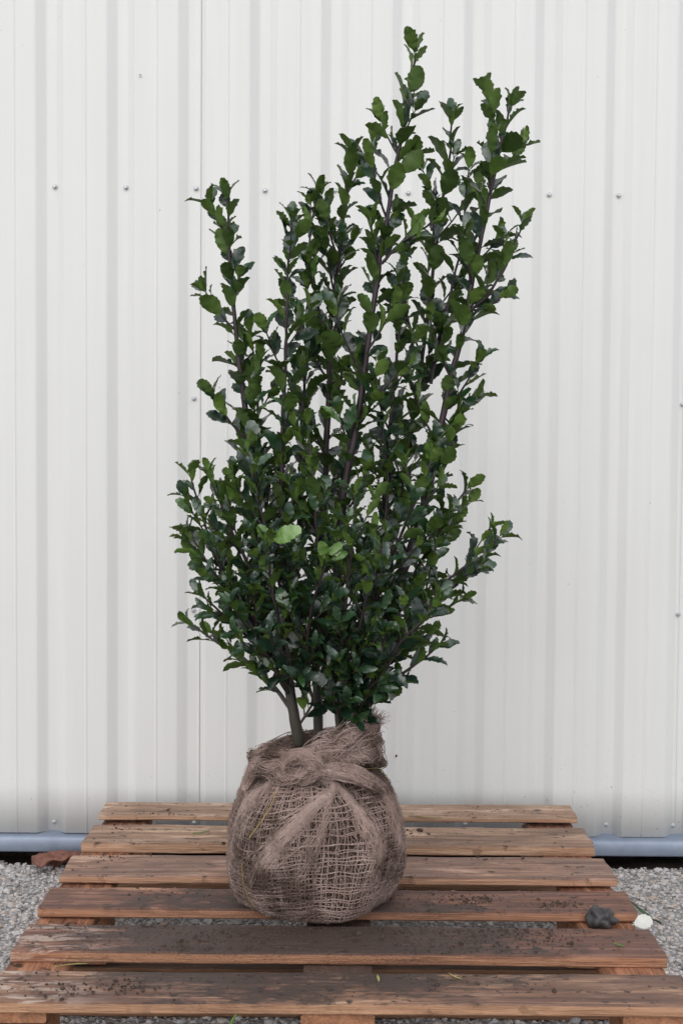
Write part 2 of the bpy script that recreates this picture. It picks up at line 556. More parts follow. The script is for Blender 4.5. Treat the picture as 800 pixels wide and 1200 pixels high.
def screw_mesh():
    V, Fq = [], []
    def ring(r, y, n=10, ph=0):
        b = len(V)
        for i in range(n):
            a = ph + 2 * math.pi * i / n
            V.append((r * math.cos(a), y, r * math.sin(a)))
        return b
    prof = [(0.0068, 0.0), (0.0068, -0.0012), (0.0050, -0.0024), (0.0042, -0.0024), (0.0042, -0.0062), (0.0030, -0.0072)]
    bs = [ring(r, y) for r, y in prof]
    for a, b in zip(bs, bs[1:]):
        for i in range(10):
            j = (i + 1) % 10
            Fq.append((a + i, a + j, b + j, b + i))
    Fq.append(tuple(bs[-1] + i for i in range(10)))
    me = mesh('screw', V, Fq, False)
    me.materials.append(M_WASHER); me.materials.append(M_SCREW)
    me.polygons.foreach_set('material_index', [0 if i < 20 else 1 for i in range(len(me.polygons))])
    return me
SCREW = screw_mesh()
def screw(px, py, d=DEPTH):
    w = P(px, py, WY + d - 0.003)
    par = panels[0] if px < 235 else (panels[1] if px < 797 else panels[2])
    o = link('screw', SCREW, par, None, loc=(0, 0, 0))
    o.location = Vector((w.x, WY + d - 0.0012 - (0.0042 if px < 235 else 0), w.z))
    o.parent = par
    o.location = o.location - Vector(par.location) - Vector(wall.location)
    o.rotation_euler = (0, random.uniform(0, 1), 0)
for px, py in [(65, 219), (148, 220), (230, 221), (310.5, 223), (392, 223), (478, 226), (560, 227), (643, 228), (724.5, 229),
               (227.5, 467), (227, 715), (799, 474), (794, 720), (64, 963), (146, 964), (228, 964), (310, 964), (545, 966), (628, 966), (710, 967), (788, 968)]:
    screw(px, py)
for k in (-3, -2, -1, 9, 10, 11):
    screw(65 + k * 82.35 + (-0.0), 222)

# little puncture with torn lips and a dent patch at the right of the root ball, and a hole high on the left
def torn_hole(px, py, s):
    c = P(px, py, WY - 0.004)
    V, Fq = [], []
    n = 9
    for i in range(n):
        a = 2 * math.pi * i / n
        r = s * random.uniform(0.6, 1.1)
        V.append((c.x + r * math.cos(a) * 0.6, WY - 0.0022, c.z + r * math.sin(a)))
        V.append((c.x + r * 1.5 * math.cos(a) * 0.6, WY - 0.0055 - random.uniform(0, 0.003), c.z + r * 1.35 * math.sin(a)))
    for i in range(n):
        j = (i + 1) % n
        if i in (3, 6):
            continue
        Fq.append((2 * i, 2 * j, 2 * j + 1, 2 * i + 1))
    Fq.append(tuple(2 * i for i in range(n)))  # flat dark face painted as the shaded inside of the hole
    o = link('torn_hole', mesh('torn_hole', V, Fq, False), panels[0] if px < 235 else panels[1], [M_SCREW, M_SOIL_SHADE])
    o.data.polygons[len(Fq) - 1].material_index = 1
torn_hole(464, 886, 0.004)
torn_hole(164.5, 89, 0.004)

# base flashing: sloped ledge, rounded nose, upright face, return underneath
def flashing():
    zt = P(20, 976, WY).z
    zb = P(20, 999.5, WY - 0.03).z
    prof = [(0.045, zt + 0.012), (0.0, zt - 0.001), (-0.012, zt - 0.004), (-0.018, zt - 0.007), (-0.021, zt - 0.013), (-0.023, zb + 0.004), (-0.021, zb), (-0.015, zb - 0.001), (0.05, zb + 0.004)]
    xs = np.linspace(-3.6, 4.2, 60)
    V, Fq = [], []
    m = len(prof)
    for x in xs:
        for y, z in prof:
            V.append((x, WY + y + 0.001 * mnoise.noise((x * 3, y, 5)), z + 0.0015 * mnoise.noise((x * 1.4, 2, 9))))
    for i in range(len(xs) - 1):
        for j in range(m - 1):
            a = i * m + j
            Fq.append((a, a + 1, a + 1 + m, a + m))
    return mesh('base_flashing', V, np.array(Fq))
link('base_flashing', flashing(), wall, M_FLASH)
# plinth that carries the cladding, set back and coloured near black for the recess shade
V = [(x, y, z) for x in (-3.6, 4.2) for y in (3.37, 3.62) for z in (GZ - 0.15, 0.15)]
link('plinth', mesh('plinth', V, [(0, 1, 3, 2), (4, 6, 7, 5), (0, 4, 5, 1), (2, 3, 7, 6), (1, 5, 7, 3), (0, 2, 6, 4)], False), wall, M_SOIL_SHADE)
# rails that carry the sheets from behind
for zz in (0.10, 1.05, 1.78, 3.1):
    V = [(x, y, z) for x in (-3.6, 4.2) for y in (WY + 0.032, WY + 0.11) for z in (zz + 0.06, zz + 0.12)]
    link('rail', mesh('rail', V, [(0, 1, 3, 2), (4, 6, 7, 5), (0, 4, 5, 1), (2, 3, 7, 6), (1, 5, 7, 3), (0, 2, 6, 4)], False), wall, M_FLASH)

# ------------------------------------------------------------------ pallet
DECK = 0.15
pallet = empty('wooden_pallet', (0, 2.6, 0))
tag(pallet, 'weathered wooden pallet of six deck boards smeared with soil, under the root ball', 'pallet')

def board_mesh(L, W, T, seed, nx=48, warp=0.003, wane=0.004, ends=0.006):
    """one sawn plank, centred, long axis X, with uneven edges, chipped ends and a rounded arris"""
    ny, rings = 8, []
    prof = []                               # cross-section (y, z), going round
    b = 0.003
    for i in range(ny + 1):
        prof.append((-W / 2 + b + (W - 2 * b) * i / ny, T / 2, 1))
    prof += [(W / 2, T / 2 - b, 0), (W / 2, 0, 0), (W / 2, -T / 2 + b, 0)]
    prof += [(W / 2 - b, -T / 2, 2), (0, -T / 2, 2), (-W / 2 + b, -T / 2, 2)]
    prof += [(-W / 2, -T / 2 + b, 0), (-W / 2, 0, 0), (-W / 2, T / 2 - b, 0)]
    m = len(prof)
    V, Fq = [], []
    for k in range(nx + 1):
        u = k / nx
        x = -L / 2 + L * u
        bow = warp * mnoise.noise((x * 1.1, seed, 0))
        for (y, z, side) in prof:
            ed = wane * (mnoise.noise((x * 6, seed * 3 + (1 if y > 0 else 9), 0)) + 0.4 * mnoise.noise((x * 25, seed, y * 9)))
            yy = y + ed * abs(y) / (W / 2)
            zz = z + bow + (0.0013 * mnoise.noise((x * 3, y * 60, seed)) + 0.0006 * mnoise.noise((x * 20, y * 90, seed)) if side == 1 else 0)
            xx = x
            if k in (0, nx):
                xx += ends * mnoise.noise((y * 25, z * 30, seed + k)) * (0.7)
            V.append((xx, yy, zz))
    for k in range(nx):
        for i in range(m):
            j = (i + 1) % m
            Fq.append((k * m + i, (k + 1) * m + i, (k + 1) * m + j, k * m + j))
    n0 = len(V)
    for e, k in ((0, 0), (1, nx)):
        V.append((V[k * m][0], 0, 0))
        for i in range(m):
            j = (i + 1) % m
            Fq.append((n0 + e, k * m + j, k * m + i) if e else (n0 + e, k * m + i, k * m + j))
    me = mesh('board', V, Fq, True)
    me.set_sharp_from_angle(angle=math.radians(40))
    return me

TAN1, DRK1 = (0.50, 0.335, 0.205), (0.26, 0.15, 0.085)
RED1, RDK1 = (0.33, 0.165, 0.095), (0.15, 0.065, 0.04)
ST_P = (0.135, 0.078, 0.062)
#          front Y  width  left px / right px at the lower front edge, row   tan   dark   stain  amt  dirt pale
def row(px, py, z):
    q = P(px, py, 1.0)
    return (z - CAM_Z) / (q.z - CAM_Z)
BT = [0.014, 0.024, 0.018, 0.020, 0.022, 0.021]
_rows = [(130, 940, 961.5), (120, 966, 1000), (95, 1001, 1036), (75, 1040, 1076.5), (45, 1083, 1129), (20, 1136.5, 1187.5)]
_yf = [row(x, b, DECK - t) for (x, a, b), t in zip(_rows, BT)]
_w = [row(x, a, DECK) - f for (x, a, b), f in zip(_rows, _yf)]
BOARDS = [(_yf[0], _w[0], (0.55, 0.375, 0.27), (0.31, 0.18, 0.115), (0.26, 0.155, 0.10), 0.52, 0.30, 0),
          (_yf[1], _w[1], (0.55, 0.37, 0.26), (0.28, 0.155, 0.095), (0.20, 0.115, 0.078), 0.60, 0.45, 0),
          (_yf[2], _w[2], (0.53, 0.33, 0.235), (0.26, 0.135, 0.09), (0.19, 0.11, 0.085), 0.66, 0.60, 0),
          (_yf[3], _w[3], (0.44, 0.225, 0.145), (0.20, 0.088, 0.058), (0.140, 0.068, 0.052), 0.92, 0.65, 0),
          (_yf[4], _w[4], (0.44, 0.225, 0.14), (0.20, 0.082, 0.052), (0.140, 0.068, 0.052), 0.90, 0.70, 0.6),
          (_yf[5], _w[5], (0.50, 0.30, 0.19), (0.23, 0.115, 0.072), (0.150, 0.080, 0.060), 0.82, 0.80, 0.7)]
print('boards', [(round(a, 3), round(b, 3)) for a, b in zip(_yf, _w)])
T = 0.021
board_objs = []
for i, (yf, W, tan, drk, st, sa, da, pl) in enumerate(BOARDS):
    m = mat_wood('pallet_wood_%d' % i, tan, drk, st, sa, da, i + 1.0, pl)
    L = 1.2 + (0.012, 0.0, 0.004, 0.0, -0.002, 0.006)[i]
    o = link('board', board_mesh(L, W, BT[i], i * 2.3 + 1, wane=0.006 if i in (1, 2) else 0.003), pallet, m, loc=(0, 0, 0))
    o.location = Vector((0.001 * (i - 3), yf + W / 2, DECK - BT[i] / 2)) - pallet.location
    o.rotation_euler = (random.uniform(-0.008, 0.008), 0.0, random.uniform(-0.004, 0.004))
    board_objs.append(o)
STR_X = [(-0.545, 0.115), (0.0, 0.125), (0.535, 0.115)]
M_STR = mat_wood('stringer_wood', (0.42, 0.19, 0.105), (0.19, 0.075, 0.045), (0.13, 0.07, 0.05), 0.4, 0.3, 9.0)
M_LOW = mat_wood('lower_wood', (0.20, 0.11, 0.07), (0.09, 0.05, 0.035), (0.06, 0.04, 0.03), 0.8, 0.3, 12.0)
for x, w in STR_X:
    o = link('stringer', board_mesh(1.19, w, T, x * 5 + 20, nx=24), pallet, M_STR, loc=(0, 0, 0))
    o.location = Vector((x, 2.012 + 0.593, DECK - 0.0225 - T / 2)) - pallet.location
    o.rotation_euler = (0, 0, math.pi / 2)
    for y in (2.067, 2.60, 3.13):
        o = link('block', board_mesh(0.11, w - 0.004, 0.1055 - T - GZ * 1.0 - 0.0145, x * 3 + y, nx=4), pallet, M_STR, loc=(0, 0, 0))
        o.location = Vector((x, y, (GZ + 0.024 + DECK - 2 * T - 0.0025) / 2)) - pallet.location
        o.rotation_euler = (0, 0, math.pi / 2)
for y in (2.08, 2.43, 2.60, 3.13):
    o = link('bottom_board', board_mesh(1.195, 0.10 if y != 2.43 else 0.14, T, y * 7, nx=16), pallet, M_LOW, loc=(0, 0, 0))
    o.location = Vector((0, y, GZ + 0.013)) - pallet.location
NAIL = mesh('nail_head', [(0.0035 * math.cos(a), 0.0035 * math.sin(a), 0.0) for a in np.linspace(0, 2 * math.pi, 8, endpoint=False)] +
            [(0.003 * math.cos(a), 0.003 * math.sin(a), 0.0012) for a in np.linspace(0, 2 * math.pi, 8, endpoint=False)],
            [tuple(range(8, 16))] + [(i, (i + 1) % 8, 8 + (i + 1) % 8, 8 + i) for i in range(8)], False)
NAIL.materials.append(M_RUST)
for o, (yf, W, *_r), T_ in zip(board_objs, BOARDS, BT):
    for x, w in STR_X:
        for sx, sy in ((-0.03, -0.04), (0.028, 0.038), (0.0, 0.01)):
            c = link('nail', NAIL, o, None, loc=(x + sx + random.uniform(-.01, .01), sy + random.uniform(-.01, .01), T_ / 2 + 0.0002))

# soil crumbs lying on the boards
def on_board(x, y):
    for i, (yf, W, *_r) in enumerate(BOARDS):
        if yf + 0.004 < y < yf + W - 0.004 and abs(x) < 0.59:
            return True
    return False
cp, cs = [], []
cent = [(BALL_C.x + random.gauss(0, 0.2), 2.36 + random.gauss(0, 0.13), 0.05) for _ in range(26)]
cent += [(random.uniform(-0.55, 0.55), random.uniform(2.05, 3.15), 0.035) for _ in range(34)]
cent += [(0.17, 2.09, 0.05), (0.20, 2.11, 0.05), (0.33, 2.33, 0.05), (-0.2, 2.80, 0.05), (0.19, 2.76, 0.05), (0.40, 2.30, 0.05), (-0.18, 2.78, 0.04)]
while len(cp) < 5200:
    if random.random() < 0.30:
        x, y = BALL_C.x + random.gauss(0, 0.26), 2.34 + random.gauss(0, 0.12)
        s = random.uniform(0.0006, 0.0018)
    else:
        c = random.choice(cent)
        x, y = c[0] + random.gauss(0, c[2] * 0.9), c[1] + random.gauss(0, c[2] * 0.45)
        s = min(0.0009 * math.exp(random.gauss(0.2, 0.62)), 0.0075)
        if y > 2.62 and random.random() < 0.5: continue
    if on_board(x, y):
        cp.append((x, y, DECK + s * 0.2)); cs.append(s)
V, Fc = lumps(np.array(cp), np.array(cs), 0.75, 0.3)
tag(link('soil_crumbs', mesh('soil_crumbs', V, Fc, False), None, M_SOIL), 'dark soil crumbs scattered over the pallet boards', 'soil', kind='stuff')

# ------------------------------------------------------------------ holly shrub
shrub = empty('holly_shrub', (BALL_C.x, BALL_C.y, DECK))
tag(shrub, 'tall dark green holly shrub with burlap-wrapped root ball standing on the pallet', 'shrub')

# ---- root ball ----
PROF = np.array([(0.02, 0.1505), (0.100, 0.151), (0.132, 0.153), (0.156, 0.166), (0.174, 0.194), (0.183, 0.235), (0.182, 0.28), (0.173, 0.325), (0.159, 0.365),
                 (0.142, 0.398), (0.120, 0.424), (0.096, 0.443), (0.075, 0.456)])
_d = np.concatenate([[0], np.cumsum(np.linalg.norm(np.diff(PROF, axis=0), axis=1))])
_d /= _d[-1]
def prof_at(v):
    return np.interp(v, _d, PROF[:, 0]), np.interp(v, _d, PROF[:, 1])
def v_of_z(z):
    return np.interp(z, PROF[:, 1], _d)
def th_of(px, py):
    """angle round the ball and height parameter of a spot seen on its front"""
    z = P(px, py, 2.35).z
    for _ in range(4):
        r = np.interp(z, PROF[:, 1], PROF[:, 0])
        x = P(px, py, BALL_C.y).x - BALL_C.x
        s = max(-0.97, min(0.97, x / r))
        y = BALL_C.y - r * math.sqrt(1 - s * s)
        z = min(max(P(px, py, y).z, 0.152), 0.455)
        x = P(px, py, y).x - BALL_C.x
        s = max(-0.97, min(0.97, x / r))
    return math.asin(s), float(v_of_z(z))
RIDGES = [  # paths seen in the photograph, width (rad), height (m)
    ([(366, 908), (392, 920), (362, 950), (334, 978), (312, 1012), (300, 1040)], 0.17, 0.008),
    ([(376, 905), (404, 928), (422, 950), (434, 980), (439, 1010), (434, 1042)], 0.14, 0.008),
    ([(384, 903), (425, 915), (448, 938), (460, 975), (466, 1010)], 0.17, 0.009),
    ([(338, 905), (312, 922), (290, 948), (278, 985)], 0.16, 0.008),
    ([(388, 922), (384, 950), (372, 985), (356, 1030), (345, 1060)], 0.10, 0.004)]
RP = []
for pts, w, h in RIDGES:
    q = [th_of(*p) for p in pts]
    q.sort(key=lambda e: e[1])
    RP.append((np.array([e[1] for e in q]), np.array([e[0] for e in q]), w, h))
def disp(th, v):
    d = 0.006 * np.sin(3 * th + 5 * v) + 0.0045 * np.sin(4 * th - 7 * v + 2) + 0.003 * np.sin(7 * th - 9 * v + 1) + 0.0022 * np.sin(13 * th + 4 * np.sin(6 * v)) + 0.002 * np.sin(5 * th + 17 * v)
    for vv, tt, w, h in RP:
        c = np.interp(v, vv, tt)
        fade = np.clip((v - vv[0] + 0.06) / 0.15, 0, 1) * np.clip((vv[-1] + 0.03 - v) / 0.05, 0, 1)
        dd = th - c
        d = d + h * fade * np.exp(-(dd / (w * (0.5 + 0.5 * (1 - v)))) ** 2)
    top = np.clip((0.985 - v) / 0.1, 0.2, 1)
    bot = np.clip((v - 0.18) / 0.12, 0, 1)
    return d * top * bot
def surf(th, v, off=0.0):
    r, z = prof_at(v)
    dr = disp(th, v) + off
    # push mostly outwards, near the shoulder also upwards
    up = np.clip((v - 0.7) / 0.3, 0, 1) * 0.7
    r2 = r + dr * (1 - 0.5 * up)
    z2 = np.maximum(z + dr * up, 0.1512)
    return np.stack([BALL_C.x + r2 * np.sin(th), BALL_C.y - r2 * np.cos(th), z2], -1)

ths = np.linspace(-math.pi, math.pi, 181)[:-1]
vs_ = np.linspace(0, 1, 90)
TH, VV = np.meshgrid(ths, vs_)
jit = 0.0016 * rng.normal(size=TH.shape)
Pm = surf(TH, VV, -0.0065)
V = Pm.reshape(-1, 3)
nrm = V - np.array([BALL_C.x, BALL_C.y, 0.28]); nrm /= np.linalg.norm(nrm, axis=1, keepdims=True)
V = V + nrm * jit.reshape(-1, 1) * np.clip((V[:, 2:3] - 0.152) / 0.02, 0, 1)
V[:, 2] = np.maximum(V[:, 2], 0.1512)
nt = len(ths)
i, j = np.meshgrid(np.arange(nt), np.arange(len(vs_) - 1))
a = (j * nt + i).ravel(); b = (j * nt + (i + 1) % nt).ravel()
Fc = np.stack([a, b, b + nt, a + nt], 1)
# close the top with a soil surface
top0 = (len(vs_) - 1) * nt
V = np.vstack([V, [[BALL_C.x, BALL_C.y, 0.452]], [[BALL_C.x, BALL_C.y, 0.1512]]])
tri = [(top0 + k, top0 + (k + 1) % nt, len(V) - 2) for k in range(nt)] + [((k + 1) % nt, k, len(V) - 1) for k in range(nt)]
me = mesh('root_ball', V, [tuple(map(int, f)) for f in Fc] + tri)
M_BALLSOIL = mat_soil('root_ball_soil', (0.05, 0.034, 0.028), (0.13, 0.088, 0.070))
ball = link('root_ball', me, shrub, M_BALLSOIL)
tag(ball, 'round soil root ball wrapped in open-weave brown burlap')

# ---- burlap weave: real threads following the cloth ----
KTH, KV = th_of(360, 902)
def gather(th, v):
    """threads run together towards the knot and the fold crests near the top"""
    g = np.clip((v - 0.55) / 0.45, 0, 1) ** 1.5
    front = np.exp(-(th / 1.5) ** 2)
    th2 = th + (KTH - th) * g * front * 0.75
    for vv, tt, w, h in RP[:4]:
        c = np.interp(v, vv, tt)
        fade = np.clip((v - vv[0] + 0.05) / 0.25, 0, 1)
        dd = th2 - c
        th2 = th2 - dd * 0.55 * fade * np.exp(-(dd / 0.22) ** 2)
    return th2
polys, rad = [], []
def weave(n_warp, n_weft, off, skew, ph, lo=-math.pi, hi=math.pi, vmin=0.12, r=0.00115):
    nv = 84
    vline = np.linspace(vmin, 0.985, nv)
    for k in range(n_warp):
        t0 = lo + (hi - lo) * (k + 0.5) / n_warp + random.gauss(0, 0.006)
        w = 0.010 * np.sin(vline * random.uniform(8, 16) + random.uniform(0, 6)) + 0.004 * np.sin(vline * 41 + k) + np.cumsum(rng.normal(0, 0.0022, nv))
        th = gather(t0 + skew * (vline - 0.5) + 0.05 * np.sin(3 * t0 + 7 * vline + ph) + w, vline)
        o = off + 0.0009 * np.where(np.arange(nv) % 2 == k % 2, 1, -1)
        polys.append(surf(th, vline, o)); rad.append(r * random.uniform(0.75, 1.3))
    nh = int(230 * (hi - lo) / (2 * math.pi))
    tline = np.linspace(lo, hi, nh)
    for k in range(n_weft):
        v0 = vmin + (0.965 - vmin) * (k + 0.5) / n_weft + random.gauss(0, 0.0015)
        vv = v0 + 0.020 * np.sin(2 * tline + ph) + 0.012 * np.sin(5 * tline + 3 * v0 + ph) + 0.003 * np.sin(19 * tline + k) + np.cumsum(rng.normal(0, 0.0006, nh))
        vv = np.clip(vv, vmin, 0.985)
        th = gather(tline + skew * (vv - 0.5), vv)
        o = off + 0.0009 * np.where(np.arange(nh) % 2 == k % 2, -1, 1)
        polys.append(surf(th, vv, o)); rad.append(r * random.uniform(0.75, 1.3))
weave(128, 48, 0.0005, 0.35, 0.4)
weave(70, 40, -0.0022, -0.5, 2.0, -2.4, 0.1, r=0.0009)        # second layer of cloth, left side
weave(34, 40, -0.0020, 0.9, 4.0, 0.75, 2.2, r=0.0009)         # overlap at the right
V, Fc = tubes(polys, rad, 3)
wv = link('burlap_weave', mesh('burlap_weave', V, Fc), ball, M_JUTE)
tag(wv, 'open-weave brown jute cloth drawn tight over the soil', kind='stuff')

# loose fuzz standing off the cloth
polys, rad = [], []
for k in range(9000):
    th = random.uniform(-2.0, 2.0); v = random.uniform(0.14, 0.98)
    n = 4
    dth, dv = random.gauss(0, 0.035), random.gauss(0, 0.02)
    s = np.linspace(0, 1, n)
    p = surf(th + dth * s + random.gauss(0, 0.012) * s * s, np.clip(v + dv * s, 0.12, 0.985), 0.0)
    nn = p - np.array([BALL_C.x, BALL_C.y, 0.28]); nn /= np.linalg.norm(nn, axis=1, keepdims=True)
    p = p + nn * (np.sin(s * math.pi * random.uniform(0.4, 1.0)) * random.uniform(0.001, 0.006))[:, None]
    p[:, 2] = np.maximum(p[:, 2], 0.1515)
    polys.append(p); rad.append(np.linspace(0.0005, 0.0002, n))
# fibres bunched along the fold crests
for (vv, tt, w, h), cnt in zip(RP, (85, 85, 60, 55, 20)):
    for k in range(cnt):
        n = 22
        v1 = vv[-1] + 0.02; v0 = vv[0] + random.uniform(0, 0.55) * (vv[-1] - vv[0])
        vl = np.linspace(v0, v1, n)
        s = (vl - vv[0]) / (vv[-1] - vv[0])
        spread = w * (1.25 - 0.95 * s) * random.gauss(0, 0.55)
        th = np.interp(vl, vv, tt) + spread * (1 + 0.3 * np.sin(vl * 23 + k)) + 0.03 * np.sin(vl * random.uniform(20, 50) + random.uniform(0, 6))
        polys.append(surf(th, np.clip(vl, 0.12, 0.99), 0.0016 + random.uniform(0, 0.0015))); rad.append(random.uniform(0.0005, 0.00095))
V, Fc = tubes(polys, rad, 3)
tag(link('burlap_fuzz', mesh('burlap_fuzz', V, Fc), ball, M_JUTE_LIGHT), kind='stuff')

# ---- knotted ends and collar of gathered cloth ----
def bundle(name, ctrl, radii, nf, twist, flat=1.0, fray=0.0, n=46):
    """a rope of gathered cloth: lumpy core wrapped in fibres"""
    c = catmull([P(q[0], q[1], q[2] - 0.05) for q in ctrl], n)
    s = np.linspace(0, 1, n)
    r = np.interp(s, np.linspace(0, 1, len(radii)), radii)
    t, a, b = frames(c)
    sides = 22
    V, Fq = [], []
    for k in range(n):
        for m in range(sides):
            an = 2 * math.pi * m / sides
            lump = 1 + 0.22 * math.sin(3 * an + twist * 6 * s[k] + 1) + 0.10 * math.sin(7 * an - 11 * s[k] + twist * 9 * s[k]) + 0.15 * mnoise.noise((an * 1.3, s[k] * 7, len(ctrl)))
            V.append(c[k] + (a[k] * math.cos(an) + b[k] * math.sin(an) * flat) * r[k] * 0.93 * lump)
    for k in range(n - 1):
        for m in range(sides):
            q = (m + 1) % sides
            Fq.append((k * sides + m, k * sides + q, (k + 1) * sides + q, (k + 1) * sides + m))
    Fq.append(tuple(range(sides))); Fq.append(tuple((n - 1) * sides + m for m in reversed(range(sides))))
    core = link(name, mesh(name, V, Fq), ball, M_JUTE_LIGHT)
    pl, rd = [], []
    for f in range(nf):
        an0 = random.uniform(0, 2 * math.pi)
        s0 = random.uniform(0, 0.6); s1 = min(1, s0 + random.uniform(0.25, 0.7))
        ss = np.linspace(s0, s1, 16)
        cc = np.stack([np.interp(ss, s, c[:, d]) for d in range(3)], -1)
        aa = np.stack([np.interp(ss, s, a[:, d]) for d in range(3)], -1)
        bb = np.stack([np.interp(ss, s, b[:, d]) for d in range(3)], -1)
        rr = np.interp(ss, s, r)
        an = an0 + twist * 2 * ss * (1 if f % 3 else -1.6) + 0.15 * np.sin(ss * random.uniform(10, 30))
        lump = 1 + 0.22 * np.sin(3 * an + twist * 6 * ss + 1) + 0.10 * np.sin(7 * an - 11 * ss + twist * 9 * ss)
        if f % 2:                                # cross threads of the weave
            sc = random.uniform(0.02, 0.98)
            ss = np.clip(sc + np.linspace(-0.03, 0.03, 16) * random.gauss(0, 1.2), 0, 1)
            cc = np.stack([np.interp(ss, s, c[:, d]) for d in range(3)], -1)
            aa = np.stack([np.interp(ss, s, a[:, d]) for d in range(3)], -1)
            bb = np.stack([np.interp(ss, s, b[:, d]) for d in range(3)], -1)
            rr = np.interp(ss, s, r)
            an = an0 + np.linspace(0, random.uniform(0.8, 2.2), 16) + 0.08 * np.sin(ss * 60)
            lump = 1 + 0.22 * np.sin(3 * an + twist * 6 * ss + 1) + 0.10 * np.sin(7 * an - 11 * ss + twist * 9 * ss)
        k = rr * (lump * 0.95 + 0.03 + random.uniform(0, 0.10) + random.random() ** 6 * 0.5)
        p = cc + (aa * np.cos(an)[:, None] + bb * np.sin(an)[:, None] * flat) * k[:, None]
        pl.append(p); rd.append(random.uniform(0.00045, 0.0010))
    if fray:
        for f in range(int(fray)):
            an0 = random.uniform(0, 2 * math.pi)
            base = c[-1] - t[-1] * random.uniform(0, 0.012) + (a[-1] * math.cos(an0) + b[-1] * math.sin(an0) * flat) * r[-1] * random.uniform(0.3, 0.95)
            d = t[-1] + (a[-1] * math.cos(an0) + b[-1] * math.sin(an0)) * random.uniform(0, 0.9) + rng.normal(0, 0.3, 3)
            L = random.uniform(0.008, 0.026)
            u = np.linspace(0, 1, 5)[:, None]
            pl.append(base + d * L * u + rng.normal(0, 0.004, 3) * u * u); rd.append(np.linspace(0.0007, 0.0003, 5))
    V, Fc = tubes(pl, rd, 3)
    tag(link(name + '_fibres', mesh(name + '_fibres', V, Fc), ball, M_JUTE), kind='stuff')
bundle('cloth_end', [(287, 925, 2.47), (300, 900, 2.455), (322, 899, 2.43), (346, 905, 2.415), (364, 900, 2.41)], [0.006, 0.014, 0.018, 0.019, 0.014], 260, 1.6)
bundle('knot', [(332, 906, 2.412), (336, 892, 2.405), (352, 886, 2.40), (368, 893, 2.398), (371, 904, 2.405), (358, 911, 2.408), (340, 908, 2.412)], [0.008, 0.012, 0.013, 0.013, 0.012, 0.011, 0.007], 300, 2.2)
bundle('collar_cloth', [(352, 896, 2.415), (372, 886, 2.42), (395, 878, 2.44), (415, 864, 2.46), (430, 850, 2.48), (437, 841, 2.49)], [0.014, 0.022, 0.029, 0.029, 0.021, 0.015], 620, 1.1, 0.8, 160)
bundle('cloth_end', [(368, 900, 2.405), (392, 904, 2.405), (420, 910, 2.42), (446, 925, 2.455), (459, 950, 2.48)], [0.012, 0.013, 0.013, 0.011, 0.006], 300, 0.8)
bundle('collar_cloth', [(380, 896, 2.43), (408, 886, 2.445), (432, 884, 2.475), (448, 895, 2.51)], [0.018, 0.022, 0.020, 0.010], 300, 0.9)
bundle('collar_cloth', [(346, 892, 2.425), (328, 884, 2.44), (312, 884, 2.47), (302, 890, 2.51), (300, 888, 2.56), (312, 880, 2.61)], [0.013, 0.015, 0.015, 0.014, 0.014, 0.012], 320, 0.7)
bundle('collar_cloth', [(312, 880, 2.60), (340, 872, 2.63), (380, 868, 2.64), (415, 866, 2.62), (436, 868, 2.57), (440, 874, 2.51)], [0.012, 0.016, 0.018, 0.018, 0.018, 0.016], 300, 0.8)
# a few yellow plastic strands woven into the cloth
for pts in ([(378, 905), (410, 902), (440, 905), (455, 916)], [(300, 978), (318, 950), (329, 925)], [(288, 1010), (290, 1045), (300, 1062)]):
    q = [th_of(*p) for p in pts]
    u = catmull([(e[0], e[1], 0) for e in q], 20)
    V, Fc = tubes([surf(u[:, 0], np.clip(u[:, 1], 0.1, 0.98), 0.0045)], [0.0008], 4)
    link('yellow_strand', mesh('yellow_strand', V, Fc), ball, M_STRAW)

